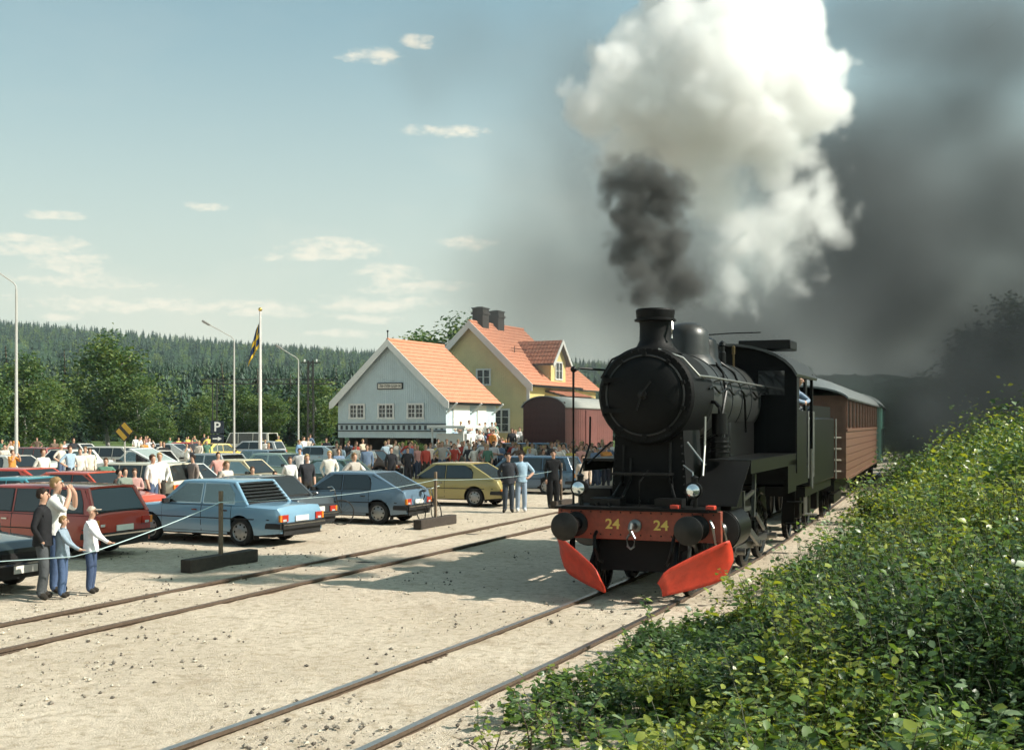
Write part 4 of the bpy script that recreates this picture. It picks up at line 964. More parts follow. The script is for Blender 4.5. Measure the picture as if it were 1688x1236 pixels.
    # wheels
    for xc_ in xw:
        for s in (1, -1):
            yw = s*(hw-.10)
            ty = MB().lathe((xc_, yw, RW), (0, s, 0), [(.20, -.08), (.28, -.09), (RW, -.06), (RW+.004, 0), (RW, .06), (.275, .085), (.21, .085), (.20, .06)], 26, cap=False)
            ty.lathe((xc_, yw, RW), (0, s, 0), [(.20, -.06), (.001, -.06)], 14, cap=False)
            out.append(('wheel', ty.mesh('wheel', [TYRE], 50), None)); wi = len(out)-1
            rm = MB().lathe((xc_, yw, RW), (0, s, 0), [(.205, .075), (.19, .055), (.15, .06), (.10, .085), (.06, .09), (.001, .09)], 24, cap=False)
            for k in range(8):
                a = 2*math.pi*k/8; rm.lathe((xc_+.155*math.cos(a), yw, RW+.155*math.sin(a)), (0, s, 0), [(.026, .05), (.024, .068), (.001, .068)], 8, 1, cap=False)
            out.append(('rim', rm.mesh('rim', [RIM, CHAS], 40), wi))
    if kind in ('saloon', 'estate', 'hatch', 'round'):
        out.append(('mud_flap', MB().box((xw[1]-.36, hw-.14, .24), (.02, .18, .20)).box((xw[1]-.36, -hw+.14, .24), (.02, .18, .20)).mesh('mud_flap', [RUB]), None))
    _cars[kind] = out
    return out
CAR_N = [0]
def car(kind, label, col, loc, heading, group='cars parked in the sandy lot', metal=0.0, scale=1.0, small=False, roof=None):
    """heading: angle of the nose from +X"""
    CAR_N[0] += 1; pm = paint('%d' % CAR_N[0], col, metal)
    t = thing('parked_car', label, 'car', (loc[0], loc[1], 0), heading, group); t.scale = (scale,)*3
    objs = []
    for nm, me, par in car_parts(kind):
        o = bpy.data.objects.new(nm, me); COL.objects.link(o); o.parent = t if par is None else objs[par]; objs.append(o)
        for i, m in enumerate(me.materials):
            if m is PAINT0:
                o.material_slots[i].link = 'OBJECT'; o.material_slots[i].material = pm
        if nm == 'cabin' and roof:
            o.material_slots[0].material = roof
    return t
NOSE_AWAY = math.atan2(.41, -.91)
def by_rear(px, py, kind, turn=0.0):
    """centre of a car whose rear foot stands at a ground pixel, nose pointing away from the track"""
    g = G(px, py); h = NOSE_AWAY + turn; L = SPEC[kind]['L']
    return (g.x + math.cos(h)*L/2, g.y + math.sin(h)*L/2), h
def by_roof(px, py, kind):
    """ground position under a roof seen at a pixel"""
    Y = FPX * (EYE - SPEC[kind]['H'] + .02) / (py - HOR); return ((px - 844)/FPX*Y, Y)
def cars():
    lc, h = by_rear(497, 897, 'saloon', R(-2)); car('saloon', 'light blue saloon with black louvres over its rear window, boot towards the track', (.17, .31, .42), lc, h)
    lc, h = by_rear(205, 917, 'estate', R(1)); car('estate', 'red estate car with its tailgate towards the track beside the standing boys', (.40, .045, .025), lc, h)
    car('saloon', 'dark green car at the left edge behind the man in black', (.010, .016, .014), (-9.95, 19.2), NOSE_AWAY + math.pi + R(2))
    lc, h = by_rear(540, 880, 'saloon', R(-4)); car('compact', 'dark grey car squeezed between the light blue saloon and the blue grey hatchback', (.035, .04, .045), lc, h)
    lc, h = by_rear(690, 862, 'hatch', R(2)); car('hatch', 'blue grey hatchback behind the second rope post', (.13, .20, .27), lc, h, metal=.2)
    lc, h = by_rear(842, 834, 'round', R(-1)); car('round', 'olive gold fastback with its rear next to two standing men', (.33, .27, .09), lc, h, metal=.1)
    lc = by_roof(862, 751, 'estate'); car('estate', 'dark blue estate behind the two men near the locomotive', (.06, .12, .19), lc, NOSE_AWAY + R(4))
    B = [
     ('fastback', 'teal fastback at the left edge beyond the red estate', (.06, .25, .30), (45, 786), NOSE_AWAY + math.pi + R(12)),
     ('hatch', 'red hatchback with a bright windscreen beyond the red estate car', (.48, .07, .03), (150, 777), NOSE_AWAY + math.pi + R(6)),
     ('compact', 'cream saloon beside the white car with raised tailgate', (.62, .53, .33), (400, 757), NOSE_AWAY + math.pi + R(4)),
     ('saloon', 'pale green saloon behind the dark grey and light blue cars', (.27, .37, .31), (465, 747), NOSE_AWAY + math.pi - R(4)),
     ('fastback', 'blue fastback standing in front of the blue shed', (.10, .17, .27), (655, 736), NOSE_AWAY + R(8)),
     ('saloon', 'black and maroon saloon behind the olive gold fastback', (.05, .018, .018), (725, 737), NOSE_AWAY + R(3)),
     ('estate', 'maroon estate at the far left of the back row', (.30, .045, .035), (55, 737), NOSE_AWAY + R(-8)),
     ('hatch', 'small white car at the left edge of the lot', (.66, .63, .56), (5, 750), NOSE_AWAY + R(-4)),
     ('saloon', 'white saloon in the back row next to the maroon estate', (.68, .65, .57), (112, 741), NOSE_AWAY + math.pi*.5),
     ('estate', 'white estate in the back row near the striped sign', (.70, .67, .58), (205, 736), NOSE_AWAY + math.pi + R(3)),
     ('compact', 'white car mostly hidden behind the white saloon', (.68, .66, .6), (125, 731), NOSE_AWAY + R(5)),
     ('hatch', 'bright red small car parked near the forest edge', (.55, .05, .035), (312, 729), NOSE_AWAY + math.pi + R(14)),
     ('compact', 'yellow small car parked near the parking sign', (.70, .48, .08), (360, 731), NOSE_AWAY + math.pi*1.4),
     ('saloon', 'silver blue saloon below the flagpole', (.16, .22, .28), (428, 741), NOSE_AWAY + R(-3)),
     ('estate', 'silver grey estate at the back below the parking sign', (.40, .42, .42), (415, 727), NOSE_AWAY + R(10)),
     ('compact', 'cream taxi coloured car behind the maroon saloon', (.62, .55, .40), (735, 729), NOSE_AWAY + R(-3)),
     ('saloon', 'white car behind the row at the station platform', (.66, .64, .58), (815, 731), NOSE_AWAY + R(5)),
     ('hatch', 'pale grey hatchback in the back row left of the flagpole', (.52, .53, .51), (272, 731), NOSE_AWAY + R(6)),
     ('saloon', 'white saloon between the white estate and the grey hatchback', (.68, .66, .60), (238, 742), NOSE_AWAY + R(3)),
     ('hatch', 'bright red hatchback behind the teal fastback', (.55, .06, .03), (20, 771), NOSE_AWAY + R(6)),
     ('estate', 'cream estate behind the red hatchback', (.66, .60, .46), (215, 762), NOSE_AWAY + R(2)),
     ('compact', 'dark green small car right of the pale green saloon', (.03, .07, .05), (548, 757), NOSE_AWAY + R(5)),
     ('saloon', 'silver saloon between the yellow small car and the cream saloon', (.42, .43, .42), (352, 747), NOSE_AWAY + R(-5)),
     ('hatch', 'pale blue hatchback left of the shed corner', (.30, .40, .46), (520, 735), NOSE_AWAY + R(4)),
     ('compact', 'brown small car in the row before the blue shed', (.14, .07, .04), (600, 742), NOSE_AWAY + R(8)),
    ]
    for kind, lab, col, (px, py), hd in B:
        car(kind, lab, col, by_roof(px, py, kind), hd)
    car('van', 'blue van whose high roof shows behind the dark blue estate', (.10, .21, .32), (.75*1.1, 60), NOSE_AWAY + R(6), scale=.88)
    car('van', 'pale camper van at the forest edge right of the parking sign', (.58, .57, .50), (-22.0, 97), NOSE_AWAY + R(4))
    # white car with its tailgate standing open
    k = 'fastback'; t = car(k, 'white fastback with its tailgate raised in the middle row', (.60, .62, .60), by_roof(300, 764, k), NOSE_AWAY + math.pi + R(4), roof=None)
    pm = _mc['car paint %d' % CAR_N[0]]
    # raised lid hinged at the roof's rear edge
    lid = MB().box((-1.15, 0, 1.62), (1.15, 1.22, .04), Matrix.Rotation(R(24), 3, 'Y')).box((-1.15, 0, 1.645), (.9, 1.0, .012), Matrix.Rotation(R(24), 3, 'Y'), 1)
    lid.build('raised_tailgate', [pm, GLS], t)
cars()
# ---------------------------------------------------------------- people
SKIN = M('skin', (.50, .29, .20), .6, var=.1)
DEF = [M('default skin', (.5,.3,.2)), M('default top'  , (.5,.5,.5)), M('default legs', (.1,.1,.2)), M('default shoes', (.03,.025,.02), .6)]
def skel(pose):
    """joints for a 1.75 m figure facing -y: name -> (position, radius x, radius y)"""
    J = {'pelvis': ((0,0,.95), .16, .125), 'waist': ((0,-.005,1.10), .15, .115), 'chest': ((0,.0,1.30), .172, .125), 'neckb': ((0,.01,1.455), .07, .065), 'neck': ((0,-.005,1.53), .05, .05),
         'jaw': ((0,-.03,1.585), .060, .066), 'head': ((0,-.012,1.655), .076, .090), 'crown': ((0,0,1.715), .058, .070)}
    for s, n in ((-1, 'r'), (1, 'l')):
        J['sho'+n] = ((s*.185, 0, 1.415), .07, .072); J['elb'+n] = ((s*.235, .03, 1.13), .054, .054); J['wri'+n] = ((s*.225, -.06, .89), .038, .038); J['han'+n] = ((s*.215, -.085, .80), .034, .022)
        J['hip'+n] = ((s*.085, 0, .88), .105, .105); J['kne'+n] = ((s*.10, -.015, .49), .080, .082); J['ank'+n] = ((s*.105, .02, .095), .064, .068); J['toe'+n] = ((s*.12, -.13, .038), .050, .038)
    def mv(k, p): J[k] = (p, J[k][1], J[k][2])
    if pose == 'hips':
        for s, n in ((-1,'r'),(1,'l')): mv('elb'+n, (s*.40, .06, 1.18)); mv('wri'+n, (s*.22, -.06, 1.02)); mv('han'+n, (s*.15, -.09, .99))
    if pose == 'camera':
        for s, n in ((-1,'r'),(1,'l')): mv('elb'+n, (s*.26, -.20, 1.26)); mv('wri'+n, (s*.13, -.24, 1.50)); mv('han'+n, (s*.075, -.20, 1.60))
    if pose == 'fold':
        for s, n in ((-1,'r'),(1,'l')): mv('elb'+n, (s*.25, -.07, 1.14)); mv('wri'+n, (-s*.02, -.19, 1.17+.03*s)); mv('han'+n, (-s*.11, -.17, 1.19+.03*s))
    if pose == 'rope':
        mv('elbr', (-.22, -.16, 1.20)); mv('wrir', (-.20, -.38, 1.06)); mv('hanr', (-.20, -.47, 1.03)); mv('elbl', (.22, -.10, 1.16)); mv('wril', (.14, -.28, 1.02)); mv('hanl', (.10, -.36, 1.0))
        mv('jaw', (0,-.045,1.58)); mv('head', (0,-.03,1.65))
    if pose == 'pocket':
        for s, n in ((-1,'r'),(1,'l')): mv('elb'+n, (s*.29, .07, 1.15)); mv('wri'+n, (s*.19, -.03, .95)); mv('han'+n, (s*.16, -.06, .88))
        mv('kner', (-.11, -.06, .50)); mv('toer', (-.17, -.12, .038))
    if pose == 'walk':
        mv('kner', (-.09, -.16, .52)); mv('ankr', (-.09, -.18, .12)); mv('toer', (-.10, -.33, .055)); mv('knel', (.09, .07, .49)); mv('ankl', (.09, .27, .13)); mv('toel', (.10, .15, .045))
        mv('elbr', (-.23, .12, 1.16)); mv('wrir', (-.22, .10, .92)); mv('hanr', (-.215, .08, .84)); mv('elbl', (.23, -.06, 1.14)); mv('wril', (.2, -.25, 1.0)); mv('hanl', (.19, -.33, .97))
    if pose == 'point':
        mv('elbl', (.30, -.15, 1.40)); mv('wril', (.34, -.38, 1.46)); mv('hanl', (.36, -.48, 1.48))
    if pose == 'lean':     # leaning out over a sill, forearm resting
        for k in ('chest','neckb','neck','jaw','head','crown'):
            p = J[k][0]; mv(k, (p[0]+.02, p[1]-.22*(p[2]-.95)/.5, p[2]-.03))
        for s, n in ((-1,'r'),(1,'l')):
            mv('sho'+n, (s*.185, -.20, 1.38)); mv('elb'+n, (s*.25, -.42, 1.20)); mv('wri'+n, (s*.05, -.46, 1.17)); mv('han'+n, (-s*.03, -.47, 1.16))
    return J
BONES = [('pelvis','waist'),('waist','chest'),('chest','neckb'),('neckb','neck'),('neck','jaw'),('jaw','head'),('head','crown')]
for n in 'rl': BONES += [('chest','sho'+n),('sho'+n,'elb'+n),('elb'+n,'wri'+n),('wri'+n,'han'+n),('pelvis','hip'+n),('hip'+n,'kne'+n),('kne'+n,'ank'+n),('ank'+n,'toe'+n)]
_ppl = {}
def body_mesh(pose, sleeves='long', fine=False, coat=False):
    key = (pose, sleeves, fine, coat)
    if key in _ppl: return _ppl[key]
    J = skel(pose); names = list(J)
    if coat:
        J['hipr'] = (J['hipr'][0], .13, .14); J['hipl'] = (J['hipl'][0], .13, .14); J['kner'] = (J['kner'][0], .11, .12); J['knel'] = (J['knel'][0], .11, .12)
    me = bpy.data.meshes.new('body'); me.from_pydata([J[n][0] for n in names], [(names.index(a), names.index(b)) for a, b in BONES], [])
    o = bpy.data.objects.new('b', me); COL.objects.link(o); o.modifiers.new('s', 'SKIN')
    for i, n in enumerate(names):
        sv = me.skin_vertices[0].data[i]; sv.radius = (J[n][1], J[n][2]); sv.use_root = (n == 'pelvis')
    sb = o.modifiers.new('u', 'SUBSURF'); sb.levels = sb.render_levels = 2 if fine else 1
    bpy.context.view_layer.update()
    res = bpy.data.meshes.new_from_object(o.evaluated_get(bpy.context.evaluated_depsgraph_get())); bpy.data.objects.remove(o); bpy.data.meshes.remove(me)
    res.name = 'body'
    slot = {}
    for a, b in BONES:
        k = 1
        if b in ('neck','jaw','head','crown'): k = 0
        elif b[:3] == 'han': k = 0
        elif b[:3] == 'wri' and sleeves == 'short': k = 0
        elif b[:3] in ('hip','kne') : k = 1 if coat else 2
        elif b[:3] == 'ank': k = 2
        elif b[:3] == 'toe': k = 3
        slot[(a, b)] = k
    if fine:      # fingers, nose, ears
        bm = bmesh.new(); bm.from_mesh(res); mb = MB()
        for n, s in (('r', -1), ('l', 1)):
            h = Vector(J['han'+n][0]); d = (h - Vector(J['wri'+n][0])).normalized(); side = d.cross(Vector((0,1,0)) if abs(d.y) < .7 else Vector((0,0,1))).normalized(); curl = side.cross(d).normalized()
            for k, L_ in enumerate((.062, .07, .066, .05)):
                b0 = h + side*(-.024 + .016*k); mb.tube([b0 - d*.02, b0 + d*L_*.5 + curl*.008, b0 + d*L_*.85 + curl*.03], [.0095, .009, .007], 6)
            mb.tube([h - d*.04 - side*.02, h - side*.045 + d*.005, h - side*.05 + d*.035 + curl*.015], [.011, .0105, .008], 6)
        hd = Vector(J['head'][0])
        mb.tube([hd + Vector((0,-.075,.015)), hd + Vector((0,-.097,-.012)), hd + Vector((0,-.108,-.032)), hd + Vector((0,-.085,-.042))], [.010,.013,.016,.012], 8)
        for s in (-1, 1): mb.sphere(hd + Vector((s*.078, .008, -.01)), (.012, .022, .032), 8, 6)
        off = len(bm.verts); 
        vs_ = [bm.verts.new(v) for v in mb.v]
        for f in mb.f:
            try: bm.faces.new([vs_[i] for i in f]).material_index = 0
            except ValueError: pass
        bm.to_mesh(res); bm.free()
    res.materials.clear()
    for m in DEF: res.materials.append(m)
    segs = [(Vector(J[a][0]), Vector(J[b][0]), slot[(a, b)], (J[a][1] + J[b][1])/2) for a, b in BONES]
    A = np.array([s[0] for s in segs]); B = np.array([s[1] for s in segs]); D = B - A; LL = (D*D).sum(1)
    C = np.array([p.center for p in res.polygons]); t = np.clip(((C[:,None,:]-A[None])*D[None]).sum(2)/LL[None], 0, 1)
    q = A[None] + t[...,None]*D[None]; dist = np.linalg.norm(C[:,None,:]-q, axis=2) - np.array([s[3] for s in segs])[None]
    k = dist.argmin(1); sl = np.array([s[2] for s in segs])[k]
    pj = np.array(J['pelvis'][0]); sl[(C[:,2] < .93) & (sl == 1) & (np.abs(C[:,0]) < .17) & (not coat)] = 2
    sl[(C[:,2] > 1.50) & (np.linalg.norm(C - np.array(J['head'][0]), axis=1) < .16)] = 0
    if not coat: pass
    res.polygons.foreach_set('material_index', sl.astype(np.int32)); res.polygons.foreach_set('use_smooth', [True]*len(res.polygons)); res.update()
    _ppl[key] = (res, J); return _ppl[key]
_hair = {}
def hair_mesh(style):
    if style in _hair: return _hair[style]
    mb = MB(); n, m = 16, 9; rr = []; low = {'short': -.8, 'long': -1.15, 'cap': .05}[style]
    rd = random.Random(3)
    for i in range(m):
        t = math.pi/2 - i/(m-1)*(math.pi/2 - low)
        row = []
        for j in range(n):
            a = 2*math.pi*j/n; front = max(0, -math.sin(a))            # front is -y
            tt = max(t, -.1 + .72*front) if front > .02 else t
            k = 1 + .08*rd.uniform(-1, 1)
            row.append(Vector((.085*math.cos(tt)*math.cos(a)*k, .099*math.cos(tt)*math.sin(a)*k + .010, .100*math.sin(tt)*k)))
        rr.append(row)
    mb.rings(rr)
    if style == 'cap': mb.box((0, -.12, .03), (.13, .11, .012))
    _hair[style] = mb.mesh('hair', [M('hair brown', (.07,.04,.02), .6)], 60); return _hair[style]
EYES = None
_jk = {}
def shirt_mesh(seed, low, lean):
    """loose shirt or jacket body hanging over the trunk, open at neck and hem, with folds"""
    if (seed, low, lean) in _jk: return _jk[(seed, low, lean)]
    rd = random.Random(seed); n = 28; rows = [(1.465, .085, .075), (1.44, .135, .098), (1.39, .178, .128), (1.30, .196, .145), (1.18, .184, .138), (1.06, .178, .134), (.95, .188, .146), (low, .196, .155)]
    ph = [rd.uniform(0, 6.28) for _ in range(4)]; rr = []
    for k, (z, a, b) in enumerate(rows):
        f = min(1, max(0, (1.36 - z)/.3)); row = []
        for j in range(n):
            t = 2*math.pi*j/n; w_ = 1 + f*(.035*math.sin(5*t+ph[0]+z*9) + .022*math.sin(9*t+ph[1]-z*14))
            row.append(Vector((a*math.cos(t)*w_, b*math.sin(t)*w_ - lean*max(0, z-.95)/.5, z + .008*math.sin(3*t+ph[2])*f)))
        rr.append(row)
    mb = MB(); mb.rings(rr, cap=False); _jk[(seed, low, lean)] = mb.mesh('shirt', [DEF[1]], 70); return _jk[(seed, low, lean)]
def person(label, loc, face, height, pose, top, legs, hair, sleeves='long', fine=False, group=None, z=0.0, style='short', shoes=(.03,.025,.02), coat=False, skin=None):
    global EYES
    me, J = body_mesh(pose, sleeves, fine, coat)
    o = obj('person', me); tag(o, label, 'person', group); k = height/1.75
    o.location = (loc[0], loc[1], z); o.rotation_euler = (0, 0, face); o.scale = (k*.98, k*.98, k)
    cols = [skin or SKIN, cloth(top), cloth(legs), cloth(shoes)]
    for i, m in enumerate(cols): o.material_slots[i].link = 'OBJECT'; o.material_slots[i].material = m
    h = obj('hair', hair_mesh(style), o); h.location = Vector(J['head'][0]) + Vector((0, .008, .012)); h.material_slots[0].link = 'OBJECT'; h.material_slots[0].material = cloth(hair)
    if fine and not coat:
        sh = obj('shirt', shirt_mesh(int(height*100), .86 if pose in ('pocket', 'rope') else .90, .22 if pose == 'lean' else 0.0), o); sh.material_slots[0].link = 'OBJECT'; sh.material_slots[0].material = cloth(top)
    if fine:
        if EYES is None:
            EYES = MB().sphere((-.030,-.078,.012), .009, 8, 6).sphere((.030,-.078,.012), .009, 8, 6).box((-.03,-.083,.03), (.035,.01,.006)).box((.03,-.083,.03), (.035,.01,.006)).box((0,-.076,-.062), (.042,.012,.008)).mesh('eyes', [M('eyes dark', (.03,.02,.018), .4)])
        e = obj('eyes', EYES, o); e.location = J['head'][0]
    return o
def cloth(c):
    n = 'cloth %.3f %.3f %.3f' % tuple(c); return M(n, c, .85, var=.2, scale=7, spec=.25, bump=.6, bscale=14)
def facing(p, q): return math.atan2(q[0]-p[0], -(q[1]-p[1]))
LOOK = (2.5, 19.0)
CAR_SEG = []
for o in list(bpy.data.objects):
    if o.name.startswith('parked_car') and o.parent is None:
        c = Vector((o.location.x, o.location.y)); d = Vector((math.cos(o.rotation_euler.z), math.sin(o.rotation_euler.z))); CAR_SEG.append((c - d*1.6, d*3.2))
def clear_of_cars(p, r=1.15):
    p = Vector((p[0], p[1]))
    for a, d in CAR_SEG:
        t = max(0, min(1, (p-a).dot(d)/d.length_squared))
        if (p - a - d*t).length < r: return False
    return True
def people():
    BLOND = (.26, .165, .075); BROWN = (.09, .05, .03); DKB = (.025, .016, .012); JEAN = (.07, .11, .20); DARKT = (.022, .024, .030); WHT = (.72, .70, .66)
    def at(px, fy): g = G(px, fy); return (g.x, g.y)
    # the family at the rope
    p = at(70, 988); person('man in a dark jacket and grey trousers at the rope beside the dark car', p, facing(p, LOOK), 1.70, 'pocket', (.014,.014,.016), (.07,.075,.08), DKB, fine=True)
    p = at(93, 978); person('man in a white shirt raising a camera to his eyes', p, facing(p, LOOK), 1.84, 'camera', WHT, JEAN, BLOND, 'short', True)
    p = at(103, 985); person('blond child in a grey blue shirt and jeans holding the rope', p, facing(p, LOOK), 1.27, 'rope', (.24,.30,.36), JEAN, BLOND, 'long', True)
    p = at(150, 978); person('boy in a white sweater, cap and jeans holding the rope', p, facing(p, LOOK), 1.38, 'rope', (.68,.68,.70), (.05,.075,.14), (.55,.45,.36), 'long', True, style='cap')
    p = at(838, 845); person('man in a dark jacket standing behind the olive gold car', p, facing(p, LOOK), 1.80, 'pocket', (.03,.032,.038), (.04,.05,.065), DKB, fine=True)
    p = at(859, 844); person('man in a light blue shirt and pale jeans near the locomotive', p, facing(p, LOOK), 1.81, 'hips', (.30,.42,.52), (.26,.33,.42), DKB, 'short', True, shoes=(.6,.6,.58))
    p = at(912, 838); person('person in a long black coat at the left of the locomotive lamp', p, facing(p, LOOK), 1.85, 'stand', (.012,.012,.013), (.015,.015,.016), DKB, fine=True, coat=True)
    p = at(962, 838); person('person in a pale top behind the left headlamp of the locomotive', p, facing(p, LOOK), 1.70, 'stand', (.62,.50,.40), (.05,.05,.06), BROWN)
    p = at(598, 774); person('woman in a long beige coat in front of the blue shed', p, facing(p, LOOK) + .5, 1.78, 'stand', (.60,.50,.36), (.50,.42,.32), BLOND, coat=True)
    p = at(555, 781); person('man in black standing at the left corner of the blue shed', p, facing(p, LOOK), 1.75, 'stand', (.015,.015,.016), (.02,.02,.022), BROWN)
    p = at(575, 776); person('man in dark blue clothes between the shed corner and the beige coat', p, facing(p, LOOK), 1.72, 'fold', (.06,.09,.14), (.03,.03,.04), BROWN)
    p = at(538, 770); person('man in a dark jacket right of the rear lamp post', p, facing(p, LOOK)-.4, 1.80, 'pocket', (.03,.03,.04), (.05,.05,.07), BROWN)
    p = at(493, 776); person('person in a blue jacket below the rear lamp post', p, facing(p, LOOK)+.8, 1.76, 'stand', (.16,.27,.40), (.05,.05,.06), BLOND)
    # between the rows of cars
    p = at(206, 870); person('dark haired man in a grey green jacket behind the red estate car', p, facing(p, LOOK), 1.55, 'stand', (.20,.23,.19), (.05,.05,.06), DKB)
    p = at(196, 868); person('dark haired person in brown half hidden by the red hatchback', p, facing(p, LOOK)+.5, 1.50, 'stand', (.10,.06,.05), (.05,.05,.06), DKB)
    p = at(222, 868); person('person in a black vest and pink shirt beside the red hatchback', p, facing(p, LOOK)-.5, 1.52, 'fold', (.5,.28,.25), (.05,.05,.06), BROWN)
    p = at(478, 836); person('person in a white shirt bending behind the light blue saloon', p, facing(p, LOOK), 1.62, 'walk', WHT, (.05,.05,.06), BROWN)
    p = at(453, 855); person('child in an orange yellow jacket behind the light blue saloon', p, facing(p, LOOK), 1.35, 'stand', (.70,.36,.04), (.05,.05,.06), DKB)
    p = at(416, 858); person('brown haired person with bare shoulders behind the light blue saloon roof', p, facing(p, LOOK), 1.50, 'stand', (.66,.52,.42), (.05,.05,.06), BROWN, style='long')
    p = at(318, 838); person('dark haired person leaning at the raised white tailgate', p, facing(p, (-12, 34)), 1.70, 'stand', (.25,.20,.18), (.05,.05,.06), DKB)
    p = at(645, 805); person('person in black and white in front of the blue fastback', p, facing(p, LOOK), 1.70, 'walk', (.025,.025,.03), (.02,.02,.025), BROWN)
    p = at(672, 800); person('person in a black jacket beside the blue fastback bonnet', p, facing(p, LOOK), 1.66, 'pocket', (.02,.02,.024), (.02,.02,.025), DKB)
    p = at(270, 788); person('person in a black waistcoat in the middle of the back rows', p, facing(p, LOOK), 1.80, 'hips', (.03,.028,.028), (.30,.28,.26), BROWN)
    p = at(252, 790); person('person in an olive jacket next to the black waistcoat', p, facing(p, LOOK), 1.74, 'stand', (.16,.15,.10), (.10,.10,.10), BROWN)
    p = at(132, 812); person('person in pale clothes walking past the white saloon bonnet', p, facing(p, LOOK), 1.72, 'walk', (.66,.60,.54), (.62,.60,.56), BROWN)
    p = at(148, 808); person('person in a cream dress beside the white estate', p, facing(p, LOOK), 1.70, 'stand', (.66,.60,.50), (.60,.55,.46), BROWN, style='long')
    # engine driver leaning from the cab, other crew behind
    q = tw(1.14, 7.05, .0); e = Vector((math.cos(TH), -math.sin(TH)))
    person('engine driver in blue leaning out of the locomotive cab window', (q.x, q.y), facing((0, 0), (e.x, e.y)) - .35, 1.72, 'lean', (.20,.26,.34), (.03,.04,.07), DKB, fine=True, z=1.98)
    # loose groups; every figure separate, clothes drawn at random
    rd = random.Random(21)
    tops = [('white',(.70,.68,.63)),('cream',(.70,.66,.58)),('beige',(.60,.52,.44)),('navy',(.16,.22,.32)),('black',(.03,.03,.035)),('yellow',(.66,.52,.12)),('brown',(.16,.11,.08)),('pale blue',(.45,.56,.64)),('off white',(.72,.70,.66)),('orange',(.60,.25,.06)),('red',(.45,.07,.05)),('light blue',(.30,.40,.50)),('pink',(.55,.28,.24)),('olive',(.20,.18,.14)),('white',(.70,.69,.66)),('dark green',(.10,.20,.14)),('grey',(.38,.34,.30)),('white',(.62,.60,.60)),('charcoal',(.05,.05,.055))]
    legs = [('black',(.03,.03,.04)),('dark blue',(.05,.06,.09)),('denim',(.08,.11,.18)),('khaki',(.25,.23,.20)),('dark brown',(.04,.035,.03)),('pale',(.5,.46,.4))]
    hairs = [('black',(.03,.02,.014)),('brown',(.09,.05,.03)),('chestnut',(.20,.12,.06)),('blond',(.40,.28,.13))]
    pw = {'stand':'standing','hips':'hands on hips','fold':'arms folded','camera':'holding a camera','pocket':'hands in pockets','walk':'walking'}
    used = {}
    poses = ['stand','hips','fold','camera','pocket','walk','stand','pocket']
    taken = []
    def scatter(n, lab, grp, px0, px1, Y0, Y1, zf=lambda x, y: 0.0, gap=.5):
        k = tries = 0
        while k < n and tries < n*40:
            tries += 1; Y = rd.uniform(Y0, Y1); X = (rd.uniform(px0, px1) - 844)/FPX*Y
            if any((X-a)**2 + (Y-b)**2 < gap*gap for a, b in taken): continue
            if not clear_of_cars((X, Y)): continue
            hgt = rd.choice((1.58,1.65,1.7,1.74,1.78,1.82,1.86,1.25))
            fx = (844 + X/Y*FPX - px0)/(px1 - px0); where = ('left part of ' if fx < .33 else 'right part of ' if fx > .67 else 'middle of ') + lab
            for _ in range(60):
              ps, tp, lg, hr = rd.choice(poses), rd.choice(tops), rd.choice(legs), rd.choice(hairs)
              full = '%s haired %s in %s top, %s, %s' % (hr[0], 'child' if hgt < 1.4 else 'spectator', tp[0], pw[ps], where)
              if full not in used: break
            used[full] = 1
            person(full, (X, Y), facing((X, Y), LOOK) + rd.uniform(-.7,.7), hgt, ps, tp[1], lg[1], hr[1], rd.choice(('long','short')), group=grp, z=zf(X, Y), style=rd.choice(('short','short','long')))
            taken.append((X, Y)); k += 1
    po = local(P(790, 698, 70), 0, 0)
    def plat(X, Y):
        dx, dy = X-po.x, Y-po.y; lx = dx*math.cos(PHI)-dy*math.sin(PHI); ly = dx*math.sin(PHI)+dy*math.cos(PHI)
        return .6 if (-.25 < lx < 4.25 and -2.4 < ly < 9.4) else 0.0
    scatter(7, 'left forest edge', 'spectators at the left forest edge', 0, 130, 66, 88)
    scatter(20, 'group behind sign', 'spectators right of the striped sign', 222, 352, 62, 100)
    scatter(9, 'group beyond flagpole', 'spectators between flagpole and shed', 430, 552, 72, 98)
    scatter(24, 'crowd before shed', 'crowd in front of the blue shed', 560, 725, 52, 68, gap=.6)
    scatter(46, 'crowd before platform', 'crowd before the platform', 715, 880, 54, 66, gap=.5)
    scatter(52, 'crowd on platform', 'crowd on the platform', 775, 885, 67, 80, plat, gap=.5)
    scatter(26, 'rows of cars', 'people among the parked cars', 0, 640, 32, 62, gap=1.2)
    so = P(644, 698, 74.5); dk = lambda lx, ly: (so.x + lx*math.cos(PHI) + ly*math.sin(PHI), so.y - lx*math.sin(PHI) + ly*math.cos(PHI))
    scatter(16, 'shed loading dock', 'people on the loading dock', 745, 822, 70.5, 78, lambda X, Y: 1.12 if 4.5 < (X-so.x)*math.cos(PHI)-(Y-so.y)*math.sin(PHI) < 7.1 else 0.0, gap=.5)
    scatter(48, 'crowd by van', 'crowd by the goods van', 872, 1010, 48, 62, gap=.5)
people()
